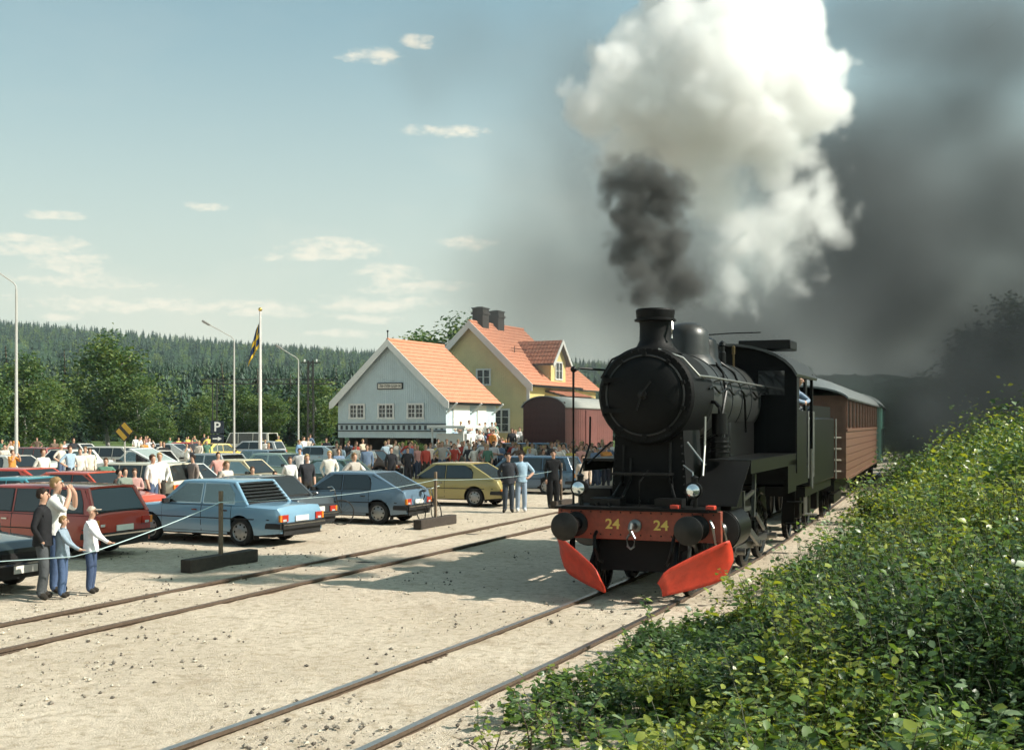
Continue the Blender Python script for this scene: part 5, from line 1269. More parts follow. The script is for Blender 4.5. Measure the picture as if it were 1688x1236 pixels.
# ---------------------------------------------------------------- vegetation
def leaf_mat(name, col, trans=.35, rough=.36):
    m = bpy.data.materials.new(name); m.use_nodes = True; nt = m.node_tree; N = nt.nodes; L = nt.links; b = N['Principled BSDF']; out = N['Material Output']
    g = N.new('ShaderNodeNewGeometry'); no = N.new('ShaderNodeTexNoise'); no.inputs['Scale'].default_value = .9; no.inputs['Detail'].default_value = 3; L.new(g.outputs['Position'], no.inputs['Vector'])
    mx = N.new('ShaderNodeMixRGB'); L.new(no.outputs[0], mx.inputs[0]); mx.inputs[1].default_value = tuple(c*.6 for c in col)+(1,); mx.inputs[2].default_value = tuple(c*1.4 for c in col)+(1,)
    L.new(mx.outputs[0], b.inputs['Base Color']); b.inputs['Roughness'].default_value = rough; b.inputs['Specular IOR Level'].default_value = .45
    tr = N.new('ShaderNodeBsdfTranslucent'); hs = N.new('ShaderNodeHueSaturation'); hs.inputs['Value'].default_value = 1.5; hs.inputs['Saturation'].default_value = 1.15; hs.inputs['Hue'].default_value = .485
    L.new(mx.outputs[0], hs.inputs['Color']); L.new(hs.outputs[0], tr.inputs['Color'])
    ms = N.new('ShaderNodeMixShader'); ms.inputs[0].default_value = trans; L.new(b.outputs[0], ms.inputs[1]); L.new(tr.outputs[0], ms.inputs[2]); L.new(ms.outputs[0], out.inputs['Surface'])
    return m
LEAF = [leaf_mat('leaf mid green', (.110, .180, .040)), leaf_mat('leaf yellow green', (.26, .30, .055)), leaf_mat('leaf dark green', (.050, .095, .028)), leaf_mat('leaf grey green underside', (.20, .27, .14), .25, .42)]
BARK = M('bark grey brown', (.10, .075, .055), .9, var=.3, bump=.4)
BIRCH = M('birch bark', (.45, .42, .38), .8, var=.3, scale=3)
def leaves(pos, size, rng, droop=.25, asp=.55, fold=.18, up=.75):
    """n leaves as two folded triangles each: returns V (4n,3), F (2n,3)"""
    n = len(pos); a = rng.random(n)*2*np.pi; el = (rng.random(n)-.5)*1.5 - droop*.3
    d = np.stack([np.cos(a)*np.cos(el), np.sin(a)*np.cos(el), np.sin(el)], 1)
    upv = np.stack([rng.normal(0, .45, n), rng.normal(0, .45, n), np.full(n, up)], 1)
    s = np.cross(d, upv); s /= np.linalg.norm(s, axis=1, keepdims=True)+1e-6; nn = np.cross(s, d)
    size = np.broadcast_to(size, (n,))[:, None]
    b = pos; t = pos + d*size; mid = pos + d*size*.45
    l = mid + s*size*asp*.5 + nn*size*fold; r = mid - s*size*asp*.5 + nn*size*fold
    V = np.stack([b, l, t, r], 1).reshape(-1, 3); i = np.arange(n)*4
    F_ = np.stack([np.stack([i, i+2, i+1], 1), np.stack([i, i+3, i+2], 1)], 1).reshape(-1, 3)
    return V, F_
def fine_leaves(pos, d, size, rng, asp=.62):
    """oval leaves with a bent midrib, eight vertices each, growing from pos along d"""
    n = len(pos); up = np.stack([rng.normal(0, .4, n), rng.normal(0, .4, n), np.ones(n)], 1)
    s = np.cross(d, up); s /= np.linalg.norm(s, axis=1, keepdims=True)+1e-6; nn = np.cross(s, d); size = size[:, None]
    bend = rng.uniform(.05, .30, n)[:, None]; cup = rng.uniform(.02, .16, n)[:, None]
    def at(t, w_, k): return pos + size*(d*t - nn*bend*t*t + s*w_*asp*k + nn*abs(w_)*cup*abs(k))
    V = np.stack([at(0, 0, 0), at(.34, .5, 1), at(.34, 0, 0), at(.34, .5, -1), at(.70, .40, 1), at(.70, 0, 0), at(.70, .40, -1), at(1.0, 0, 0)], 1).reshape(-1, 3)
    t = np.array([(0,2,1),(0,3,2),(1,2,5),(1,5,4),(2,3,6),(2,6,5),(4,5,7),(5,6,7)]); F_ = (t[None] + (np.arange(n)*8)[:, None, None]).reshape(-1, 3)
    return V, F_
def thicket():
    rng = np.random.default_rng(5)
    Vs, Fs, Ms = [], [], []; off = 0; SV, SF = [], []; soff = 0
    def patch(nst, y0, y1, v0, v1, leaf, per, h0, h1, fine=True, sparse=1.0, tall=0.0):
        """stems with leaves growing along them"""
        nonlocal off, soff
        Y = y0 + (y1-y0)*rng.random(nst); v = v0 + (v1-v0)*rng.random(nst)
        k = np.clip(np.searchsorted(T1P[:, 1], Y), 0, len(T1P)-1); h = T1H[k]
        X = T1P[k, 0] + v*np.cos(h); Yp = Y - v*np.sin(h); vv = lat1(X, Yp)
        clump = np.clip(.45 + 1.5*(fbm(X*.75, Yp*.75, 3)-.45), .05, 1)*.75 + .25*fbm(X*2.6, Yp*2.6, 2)
        ve = .95 + .2*sstep(11, 16, Yp); edge = sstep(ve, ve+2.3, vv + (clump-.45)*3.0)
        keep = (rng.random(nst) < edge*sparse) & (Yp > 3.6) & ((X**2 + Yp**2) > 4.4**2) & (np.abs(X) < .62*Yp + 1.5)
        X, Yp, vv, clump = X[keep], Yp[keep], vv[keep], clump[keep]; n = len(X); gz = ground_z(X, Yp)
        H = (h0 + (h1-h0)*sstep(2.0, 4.2, vv))*(.12 + 2.0*clump**1.4)*rng.uniform(.6, 1.15, n)*(1 + tall*sstep(2.6, 4.4, vv)*rng.random(n)**5)
        H = np.minimum(H*(.5 + .5*sstep(5, 10, Yp)), h1*1.7)
        a = rng.random(n)*2*np.pi; ln = H*rng.uniform(.10, .55, n); L3 = np.stack([np.cos(a)*ln, np.sin(a)*ln, np.zeros(n)], 1); base = np.stack([X, Yp, gz-.02], 1)
        pt = lambda u: base[:, None] + L3[:, None]*(u**2)[..., None] + np.stack([0*u, 0*u, H[:, None]*(u - .12*u*u)], -1)
        u = .22 + .78*(np.arange(per)[None] + rng.random((n, per)))/per
        pos = pt(u).reshape(-1, 3); tot = len(pos); la = np.repeat(a, per) + np.tile(np.arange(per)*2.4, n) + rng.normal(0, .35, tot); el = rng.normal(.10, .42, tot)
        d = np.stack([np.cos(la)*np.cos(el), np.sin(la)*np.cos(el), np.sin(el)], 1)
        sz = leaf*rng.uniform(.55, 1.3, tot)*np.repeat(rng.uniform(.75, 1.3, n), per)
        if fine: V, F_ = fine_leaves(pos, d, sz, rng); nf = 8
        else: V, F_ = leaves(pos, sz*1.1, rng, asp=.7); nf = 2
        tone = np.repeat(.45 + 1.5*(fbm(X*.55+7, Yp*.55, 3)-.45) + .10*rng.normal(0, 1, n), per) + .10*rng.normal(0, 1, tot) + .10*(u.ravel()-.6)
        mi = np.where(tone > .56, 1, np.where(tone < .34, 2, 0)); mi[rng.random(tot) < .06] = 3
        Vs.append(V); Fs.append(F_ + off); Ms.append(np.repeat(mi, nf)); off += len(V)
        if fine:
            us = np.linspace(0, 1, 4)[None].repeat(n, 0); C = pt(us); wd = np.stack([-np.sin(a), np.cos(a), 0*a], 1)[:, None]*(.0045 - .003*us)[..., None]
            V = np.stack([C - wd, C + wd], 2).reshape(n, 8, 3); q = np.array([(0,1,3,2),(2,3,5,4),(4,5,7,6)])
            SV.append(V.reshape(-1, 3)); SF.append((q[None] + (np.arange(n)*8)[:, None, None]).reshape(-1, 4) + soff); soff += n*8
    patch(13500, 6, 16, 1.15, 7.6, .066, 10, .28, .78, tall=1.3)
    patch(12500, 13, 27, 1.2, 8.0, .070, 8, .30, .82, tall=1.2)
    patch(9000, 25, 50, 1.3, 9.0, .105, 7, .5, 1.35, False, tall=.6)
    patch(3500, 45, 95, 1.4, 10, .19, 7, .8, 2.0, False, tall=.6)
    me = np_mesh('bank_thicket', np.concatenate(Vs), np.concatenate(Fs), LEAF, np.concatenate(Ms), smooth=True)
    t = tag(obj('bank_thicket', me), 'dense green leafy thicket covering the bank right of the train', 'shrubs', None, 'stuff')
    o = obj('stems', np_mesh('stems', np.concatenate(SV), np.concatenate(SF), M('green brown stem', (.045, .05, .02), .7, var=.2)), t); o['kind'] = 'stuff'
thicket()
def shrub(label, px, Y, H, rad, seed, leaf, tone):
    """taller bush standing out of the thicket: leaves grow along many leaning stems"""
    rng = np.random.default_rng(seed); X = (px-844)/FPX*Y; z0 = float(ground_z(np.array([X]), np.array([Y]))[0])
    n, per = 70, 16; a = rng.random(n)*2*np.pi; r0 = rad*.35*np.sqrt(rng.random(n)); h = H*rng.uniform(.5, 1.0, n); ln = rad*rng.uniform(.2, 1.1, n)
    base = np.stack([r0*np.cos(a), r0*np.sin(a), np.full(n, -.05)], 1); out = np.stack([np.cos(a)*ln, np.sin(a)*ln, 0*a], 1); kink = rng.normal(0, .06, (n, 3))
    pt = lambda u: base[:, None] + out[:, None]*(u**1.6)[..., None] + kink[:, None]*np.sin(u*5)[..., None] + np.stack([0*u, 0*u, h[:, None]*u], -1)
    u = .2 + .8*(np.arange(per)[None] + rng.random((n, per)))/per; pos = pt(u).reshape(-1, 3); tot = len(pos)
    la = np.repeat(a, per) + np.tile(np.arange(per)*2.4, n) + rng.normal(0, .3, tot); el = rng.normal(.15, .4, tot); d = np.stack([np.cos(la)*np.cos(el), np.sin(la)*np.cos(el), np.sin(el)], 1)
    V, F_ = fine_leaves(pos, d, leaf*rng.uniform(.6, 1.35, tot), rng); mi = rng.choice(4, tot, p=tone)
    t = thing('leafy_shrub', label, 'shrub', (X, Y, z0), 0, 'taller shrubs on the bank')
    obj('foliage', np_mesh('foliage', V, F_, LEAF, np.repeat(mi, 8), smooth=True), t)
    us = np.linspace(0, 1, 5)[None].repeat(n, 0); C = pt(us); wd = np.stack([-np.sin(a), np.cos(a), 0*a], 1)[:, None]*(.007 - .005*us)[..., None]; SVv = np.stack([C-wd, C+wd], 2).reshape(n, 10, 3); q = np.array([(0,1,3,2),(2,3,5,4),(4,5,7,6),(6,7,9,8)])
    obj('stems', np_mesh('stems', SVv.reshape(-1, 3), (q[None] + (np.arange(n)*10)[:, None, None]).reshape(-1, 4), M('green brown stem', (.045, .05, .02))), t)
LIGHT = [.35, .5, .08, .07]; MIDT = [.5, .25, .2, .05]; DARKT_ = [.35, .05, .56, .04]; GREYT = [.45, .2, .1, .25]
for i, (lab, px, Y, H, rad, lf, tn) in enumerate([
    ('tall yellow green shrub at the right edge on top of the bank', 1650, 14.5, 1.45, .65, .08, LIGHT), ('dark green shrub left of the tall shrub at the right edge', 1560, 17.0, 1.35, .7, .085, DARKT_), ('light shrub on the bank right of the carriages', 1475, 23.0, 1.5, .8, .10, LIGHT),
    ('grey green willow shrub in the middle of the bank', 1395, 17.5, 1.15, .6, .08, GREYT), ('dark shrub on the slope right of the locomotive wheels', 1330, 15.0, 1.0, .55, .075, DARKT_), ('yellow green shrub low on the slope below the cylinders', 1255, 14.0, .85, .5, .07, LIGHT),
    ('big light green shrub near the right edge at mid height', 1600, 9.5, 1.05, .55, .08, MIDT), ('dark gap filled shrub at the right of the near bank', 1480, 9.8, .95, .5, .07, DARKT_), ('pale leaved shrub low in the right corner', 1560, 7.0, .75, .4, .075, GREYT),
    ('yellow green shrub in the centre of the near bank', 1370, 8.6, .75, .45, .07, LIGHT), ('dark leaved shrub at the foot of the near bank', 1215, 9.6, .65, .45, .065, DARKT_), ('loose light shrub at the left foot of the bank', 1105, 10.2, .65, .4, .06, LIGHT),
    ('round shrub beside the path behind the locomotive', 1440, 31.0, 1.4, .8, .11, MIDT), ('dark shrub at the far end of the bank by the carriage', 1500, 36.0, 1.7, 1.0, .12, DARKT_)]): shrub(lab, px, Y, H, rad, 300+i, lf, tn)
LEAFM = None
def sapling(label, base, hgt, nst, seed, leaf=.07, spread=.35, lean=(0, 0)):
    """young plant: every leaf is a part"""
    rd = random.Random(seed); t = thing('sapling', label, 'plant', base, 0, 'young plants at the edge of the bank')
    global LEAFM
    if LEAFM is None:
        LEAFM = []
        for m in LEAF[:4]:
            mb = MB(); prof = [(0, .03), (.2, .22), (.45, .30), (.75, .20), (1, .0)]
            L_ = [Vector((w_, x, .10*w_ - .12*x*x)) for x, w_ in prof]; Cn = [Vector((0, x, -.12*x*x)) for x, w_ in prof]; R_ = [Vector((-w_, x, .10*w_ - .12*x*x)) for x, w_ in prof]
            mb.rings([L_, Cn, R_], closed=False, cap=False); LEAFM.append(mb.mesh('leaf', [m], 60))
    for k in range(nst):
        a = rd.uniform(0, 6.28); sp = rd.uniform(.2, 1)*spread; h = hgt*rd.uniform(.6, 1.0); pts = []
        for i in range(8):
            u = i/7; pts.append(Vector((lean[0]*u + math.cos(a)*sp*u*u + .015*rd.uniform(-1,1), lean[1]*u + math.sin(a)*sp*u*u + .015*rd.uniform(-1,1), h*u)))
        MB().tube(pts, [.009-.0065*i/7 for i in range(8)], 5).build('stem', BARK, t)
        nl = int(h/.028)
        for i in range(nl):
            u = .12 + .88*(i+.5)/nl; j = min(6, int(u*7)); p = pts[j].lerp(pts[j+1], u*7-j)
            o = obj('leaf', rd.choices(LEAFM, (5,4,3,1))[0], t); o.location = p; s = 1.45*leaf*rd.uniform(.6, 1.25); o.scale = (s, s, s)
            o.rotation_euler = (rd.uniform(-.5, .6), rd.uniform(-.4, .4), i*2.4 + rd.uniform(-.4,.4))
    return t
def sap_at(px, py, Y, **k):
    X = (px-844)/FPX*Y; z = float(ground_z(np.array([X]), np.array([Y]))[0]); return (X, Y, z - .02)
SAPS = [('leafy sprig at the very bottom edge left of the bank', 812, 9.0, .42, 5, .05), ('leafy sprig growing just outside the near rail', 958, 9.6, .55, 5, .055), ('rounded young shrub right of the tall thin sapling', 990, 8.8, .50, 6, .055), ('young shrub at the foot of the bank halfway to the plough', 1010, 11.2, .60, 5, .06), ('spreading young shrub below the buffer beam at the track edge', 1100, 11.6, .55, 5, .065), ('small shoot beside the rail before the left plough', 1040, 12.8, .5, 3, .05), ('tall thin sapling at the lower edge of the bank nearest the rail', 872, 9.4, .72, 3, .055), ('bushy sapling left of the bank beside the rail bend', 915, 9.0, .62, 4, .05), ('slender sapling standing before the right red plough', 1078, 13.6, .80, 3, .06), ('small sapling below the tall thin one at the bottom edge', 835, 8.6, .45, 4, .045), 
        ('broad leaved plant at the bottom of the bank', 1050, 8.2, .50, 4, .10), ('tall leafy plant on the bank right of the carriages', 1520, 15.0, .8, 5, .09), ('leafy plant at the lower right corner', 1490, 6.6, .75, 4, .10), ('low broad leaved plant at the lower centre of the bank', 1180, 7.4, .5, 4, .10), ('tuft of pale leaves high on the right bank', 1630, 13.0, .8, 5, .09), ('leafy plant in the middle of the bank', 1340, 11.0, .8, 4, .09), ('upright sapling on the near bank left of the corner plant', 1290, 6.9, .7, 3, .085)]
for i, (lab, px, Y, h, n, lf) in enumerate(SAPS): sapling(lab, sap_at(px, 0, Y), h, n, 40+i, lf)

# ---- trees
def crown_mesh(name, kind, seed, H):
    rng = np.random.default_rng(seed)
    if kind == 'broad':
        ncl, per, ls = 105, 70, .30; C = []
        while len(C) < ncl:
            p = rng.uniform(-1, 1, 3); r = np.linalg.norm(p)
            if .35 < r < 1: C.append(p)
        C = np.array(C); z = C[:, 2]*.5+.5
        wid = .24*H*(.55 + .75*np.sin(np.clip(z, 0, 1)*np.pi*.9+.25)); ctr = np.stack([C[:,0]*wid, C[:,1]*wid, H*(.06 + .94*z)], 1)
        pos = np.repeat(ctr, per, 0) + rng.normal(0, 1, (ncl*per, 3))*np.array([.055, .055, .04])*H
        V, F_ = leaves(pos, ls*(.6+.8*rng.random(len(pos))), rng, .6, .75); mats = LEAF_T; mi = np.repeat(rng.integers(0, 3, ncl), per); mi = np.where(rng.random(len(mi)) < .3, rng.integers(0, 3, len(mi)), mi)
        return np_mesh(name, V, F_, mats, np.repeat(mi, 2))
    # spruce: whorls of drooping fans
    Vs, Fs = [], []; off = 0; nt_ = 26
    for i in range(nt_):
        u = i/(nt_-1); z = H*(.06 + .93*u); r = H*.17*(1-u)**.85 + .06; nb = int(11 - 5*u)
        for k in range(nb):
            a = rng.random()*6.28; rl = r*rng.uniform(.75, 1.2); d = np.array([np.cos(a), np.sin(a), 0]); s = np.array([-np.sin(a), np.cos(a), 0])
            for q in range(5):
                f = (q+.6)/5; w_ = rl*.22*(1.15-f); c = d*rl*f + np.array([0, 0, z - rl*.38*f*f - rng.uniform(0, .05)*H*.1])
                ang = rng.uniform(-.3,.3); tip = c + (d*np.cos(ang)+s*np.sin(ang))*rl*.30 - np.array([0,0,rl*.16])
                Vs.append([c + s*w_, tip, c - s*w_ ]); Fs.append([off, off+1, off+2]); off += 3
                Vs.append([c + s*w_*1.2 - np.array([0,0,.0]), c - np.array([0,0,rl*.24]) + s*w_*.2, c - s*w_*.8]); Fs.append([off, off+1, off+2]); off += 3
    V = np.array(Vs).reshape(-1, 3); F_ = np.array(Fs); return np_mesh(name, V, F_, SPR, rng.integers(0, 2, len(F_)))
LEAF_T = [leaf_mat('tree leaf green', (.085, .145, .042), .3, .6), leaf_mat('tree leaf light green', (.15, .20, .052), .3, .6), leaf_mat('tree leaf deep green', (.048, .10, .034), .3, .6)]
SPR = [leaf_mat('spruce needles', (.022, .050, .031), .12, .6), leaf_mat('spruce needles pale', (.036, .074, .040), .12, .6)]  # two needle tones mixed at random
CR = [('broad', crown_mesh('crown', 'broad', i, 10.0)) for i in range(4)] + [('spruce', crown_mesh('crown', 'spruce', 20+i, 10.0)) for i in range(3)]
_tr = {}
def trunk_mesh(kind, seed):
    if (kind, seed) in _tr: return _tr[(kind, seed)]
    rd = random.Random(seed); mb = MB()
    top = 9.3 if kind == 'spruce' else 7.5
    pts = [Vector((.12*math.sin(i*.9+seed), .10*math.cos(i*.7+seed), top*i/8 - .15)) for i in range(9)]
    mb.tube(pts, [.17*(1-i/9.5)+.02 for i in range(9)], 8)
    if kind == 'broad':
        for k in range(9):
            b = pts[2+k % 6]; a = rd.uniform(0, 6.28); l = rd.uniform(1.2, 2.4)
            mb.tube([b, b + Vector((math.cos(a)*l*.5, math.sin(a)*l*.5, l*.45)), b + Vector((math.cos(a)*l, math.sin(a)*l, l*1.0))], [.07, .045, .015], 6)
    _tr[(kind, seed)] = mb.mesh('trunk', [BIRCH if kind == 'broad' else BARK], 60); return _tr[(kind, seed)]
def tree(label, loc, H, ci, rz, group, wide=1.0, cat='tree'):
    kind, me = CR[ci]; t = thing('leafy_tree' if kind == 'broad' else 'spruce_tree', label, cat, loc, rz, group); k = H/10; t.scale = (k*wide, k*wide, k)
    obj('crown', me, t); obj('trunk', trunk_mesh(kind, ci), t); return t
def hill_h(X, Y):
    """low wooded rise behind the yard"""
    az = X/np.maximum(Y, 1.0)
    ridge = np.interp(az, [-1.2, -.444, -.313, -.118, .04, .075, .25, .6, 1.2], [26, 20, 16, 11, 9.5, 9, 7, 6, 6])
    t = np.clip((Y-170)/(430-170), 0, 1.6); f = np.where(t < 1, t**1.1, 1 - .5*(t-1))
    return ridge*f + (fbm(X*.012, Y*.012, 3)-.45)*5*np.clip(t*3, 0, 1) - .5
def ridge_h(X, Y):
    """long forested ridge far behind, highest at the left"""
    az = X/np.maximum(Y, 1.0)
    r = np.interp(az, [-1.5, -.60, -.444, -.313, -.118, .04, .075, .25, .6, 1.2], [126, 136, 128, 110, 85, 76, 73, 62, 46, 46])
    t = np.clip((Y-520)/(1560-520), 0, 1.3); f = np.where(t < 1, t**.9, 1 - .6*(t-1))
    return r*f + (fbm(X*.004, Y*.004, 4)-.45)*22*np.clip(t*2, 0, 1) - 2
def hillside():
    for nm, hf, xs, ys, lab in (('hillside', hill_h, np.linspace(-560, 420, 60), np.linspace(165, 560, 30), 'wooded rise behind the station'), ('far_ridge', ridge_h, np.linspace(-2000, 1500, 300), np.linspace(510, 1850, 150), 'long forested ridge far behind the station')):
        X, Y = np.meshgrid(xs, ys); Z = hf(X, Y); Z[0] = -2.0
        if nm == 'far_ridge': Z = Z + 9*(_rng.random(Z.shape)**1.5)*sstep(515, 600, Y)
        idx = np.arange(X.size).reshape(X.shape); Fq = np.stack([idx[:-1,:-1].ravel(), idx[:-1,1:].ravel(), idx[1:,1:].ravel(), idx[1:,:-1].ravel()], 1)
        me = np_mesh(nm, np.stack([X.ravel(), Y.ravel(), Z.ravel()], 1), Fq, M('forest canopy ' + nm, (.030,.055,.030), .95, var=.45, scale=.05, spec=.1), smooth=False)
        tag(obj(nm, me), lab, None, None, 'structure')
    rng = np.random.default_rng(9); n = 5200
    Y = 172 + (460-172)*rng.random(n)**.8; X = (-.52 + .80*rng.random(n))*Y
    Z = hill_h(X, Y); H = 6.0 + 7.0*rng.random(n)**1.3
    # tall trees standing on the far ridge, so that its crest is ragged
    n2 = 5200; Y2 = 900 + 680*rng.random(n2)**.6; X2 = (-.50 + .76*rng.random(n2))*Y2
    X = np.concatenate([X, X2]); Y = np.concatenate([Y, Y2]); Z = np.concatenate([Z, ridge_h(X2, Y2)]); H = np.concatenate([H, 11 + 9*rng.random(n2)]); n = n + n2
    Vs, Fs, Ms = [], [], []; off = 0
    def proto(kind, seed):
        r = np.random.default_rng(seed); V, F_ = [], []
        if kind == 0:
            for i in range(15):
                u = i/14; z = .05 + .93*u; rad = .20*(1-u)**.8 + .01; nb = 7
                for k in range(nb):
                    a = r.random()*6.28; rl = rad*r.uniform(.7, 1.25); w_ = .36
                    V += [(0, 0, z+.035), (np.cos(a-w_)*rl, np.sin(a-w_)*rl, z-.05), (np.cos(a+w_)*rl, np.sin(a+w_)*rl, z-.06)]; F_.append((len(V)-3, len(V)-2, len(V)-1))
        else:
            for i in range(170):
                p = r.normal(0, 1, 3); p /= np.linalg.norm(p); p *= r.uniform(.55, 1); c = np.array([p[0]*.25, p[1]*.25, .56 + p[2]*.42])
                a, b = r.uniform(-1, 1, 3)*.062, r.uniform(-1, 1, 3)*.062; V += [c, c+a, c+b]; F_.append((len(V)-3, len(V)-2, len(V)-1))
        return np.array(V), np.array(F_)
    pr = [proto(0, 1), proto(0, 2), proto(0, 3), proto(1, 4), proto(1, 5)]
    kind = rng.choice(5, n, p=[.22, .21, .20, .19, .18])
    for k, (V0, F0) in enumerate(pr):
        s = kind == k; m = s.sum(); a = rng.random(m)*6.28; h = H[s]*(1 if k < 3 else .8)
        V = V0[None]*h[:, None, None]; V = np.stack([V[...,0]*np.cos(a)[:,None]-V[...,1]*np.sin(a)[:,None], V[...,0]*np.sin(a)[:,None]+V[...,1]*np.cos(a)[:,None], V[...,2]], -1)
        V += np.stack([X[s], Y[s], Z[s]-.3], -1)[:, None, :]
        Fq = (F0[None] + (np.arange(m)*len(V0))[:, None, None]).reshape(-1, 3) + off; off += m*len(V0)
        Vs.append(V.reshape(-1, 3)); Fs.append(Fq); Ms.append(np.repeat(rng.integers(0, 2, m) + (0 if k < 3 else 2), len(F0)))
    me = np_mesh('hill_forest', np.concatenate(Vs), np.concatenate(Fs), SPR + LEAF_T[:2], np.concatenate(Ms))
    tag(obj('hill_forest', me), 'distant dark spruce forest covering the hillside', 'forest', None, 'stuff')
hillside()
def near_trees():
    T = [ # px of the trunk, depth, pixel row of the top, crown kind, words
     (-40,112,600,0,'leafy light green tree at the left edge behind the lot'), (40,118,588,1,'leafy tree behind the left lamp post'), (85,125,630,2,'low rounded leafy tree right of the left lamp post'),
     (130,140,600,4,'slim dark spruce between the leafy trees at the left'), (178,132,556,3,'tallest light green leafy tree left of the striped sign'), (225,128,628,0,'leafy tree right above the striped sign'),
     (262,120,668,1,'low leafy tree behind the red small car'), (300,135,640,5,'dark spruce behind the grey hatchback'), (330,126,655,2,'leafy tree left of the parking sign'),
     (366,140,590,6,'tall dark spruce behind the parking sign'), (402,132,640,0,'leafy tree right of the middle lamp post'), (445,130,650,3,'leafy tree right of the flagpole'),
     (478,140,610,4,'spruce left of the rear lamp post'), (520,136,625,1,'leafy tree behind the lattice mast'), (555,140,600,5,'spruce left of the blue shed'), (590,150,610,6,'spruce top over the shed eave'),
     (10,150,560,6,'tall spruce at the left edge'), (105,155,566,5,'tall spruce behind the low rounded tree'), (235,158,575,6,'spruce right of the tallest leafy tree'), (425,158,600,5,'spruce behind the flagpole'),
     (745,112,528,1,'leafy tree rising behind the red roof of the shed'), (700,118,556,2,'small leafy tree crown between shed roof and yellow house'),
     (945,120,640,4,'spruce right of the goods van'), (985,125,650,5,'spruce beside the locomotive smokebox')]
    for i, (px, Y, top, ci, lab) in enumerate(T):
        X = (px-844)/FPX*Y; H = EYE + (HOR-top)/FPX*Y; tree(lab, (X, Y, 0), H*1.03, ci, i*1.7, 'trees at the forest edge behind the car park', 1.15 if CR[ci][0] == 'broad' else 1.0)
    T2 = [(1665,56,495,0,'dark leafy tree in the smoke at the right edge'), (1610,60,560,2,'dark leafy tree left of the one at the right edge in smoke'), (1735,54,470,3,'big dark tree just beyond the right edge'), (1560,66,630,1,'low dark tree in smoke behind the bank'), (1500,72,655,6,'small dark spruce in smoke behind the green carriage'), (1655,72,590,4,'dark spruce in the smoke behind the bank'), (1475,84,645,0,'dark leafy tree in smoke just right of the green carriage'), (1530,80,615,3,'broad dark leafy tree in smoke above the bank'), (1590,86,585,5,'tall dark spruce in smoke above the bank')]
    for i, (px, Y, top, ci, lab) in enumerate(T2):
        X = (px-844)/FPX*Y; z = float(ground_z(np.array([X]), np.array([Y]))[0]); H = EYE + (HOR-top)/FPX*Y - z; tree(lab, (X, Y, z-.1), H, ci, i*2.1, 'trees on the bank in the smoke', 1.25)
    # shrub by the shed corner
    for px, Y, h, lab in ((672, 66, 1.9, 'dark round shrub at the right corner of the blue shed'), (692, 66.5, 1.7, 'light green shrub beside the white kiosk')):
        X = (px-844)/FPX*Y; tree(lab, (X, Y, -.2), h, 1 if 'light' in lab else 2, px, None, 1.8, 'shrub')
near_trees()
# ---------------------------------------------------------------- street furniture and small things
POLE = M('galvanised pole', (.52, .50, .46), .45, .4, var=.1)
def lamp_post(label, px, Y, top, arm_px, arm_y):
    b = P(px, HOR, Y); zt = P(px, top, Y).z; e = P(arm_px, arm_y, Y)
    t = thing('lamp_post', label, 'lamp post', (b.x, b.y, 0), 0, 'lamp posts around the car park')
    dx, dz = e.x - b.x, e.z
    MB().lathe((0,0,0), (0,0,1), [(.10,0),(.10,.9),(.075,1.0),(.05,zt-.5),(.045,zt-.2)], 12).build('pole', POLE, t)
    pts = [(0,0,zt-.25), (.01*dx,0,zt-.05), (.10*dx,0,zt+.12*(dz-zt)), (.5*dx,0,zt+.5*(dz-zt)), (dx*.86,0,zt+.86*(dz-zt))]
    MB().tube(pts, .032, 8).build('arm', POLE, t)
    d = Vector((dx,0,dz-zt)).normalized(); q = d.to_track_quat('Y', 'Z').to_matrix(); c = Vector((dx*.92,0,zt+.92*(dz-zt)))
    h = MB().box(c, (.26,.62,.13), q).build('lamp_head', M('lamp housing', (.22,.21,.19), .5, var=.1), t, bevel=.05)
    MB().box(c + q @ Vector((0,.03,-.075)), (.2,.4,.04), q).build('lamp_glass', M('lamp diffuser', (.6,.6,.55), .2), h)
lamp_post('tall lamp post at the left edge of the car park', 27, 50, 470, -26, 432)
lamp_post('middle lamp post left of the flagpole', 386, 76, 558, 336, 530)
lamp_post('rear lamp post right of the flagpole', 492, 96, 592, 457, 570)
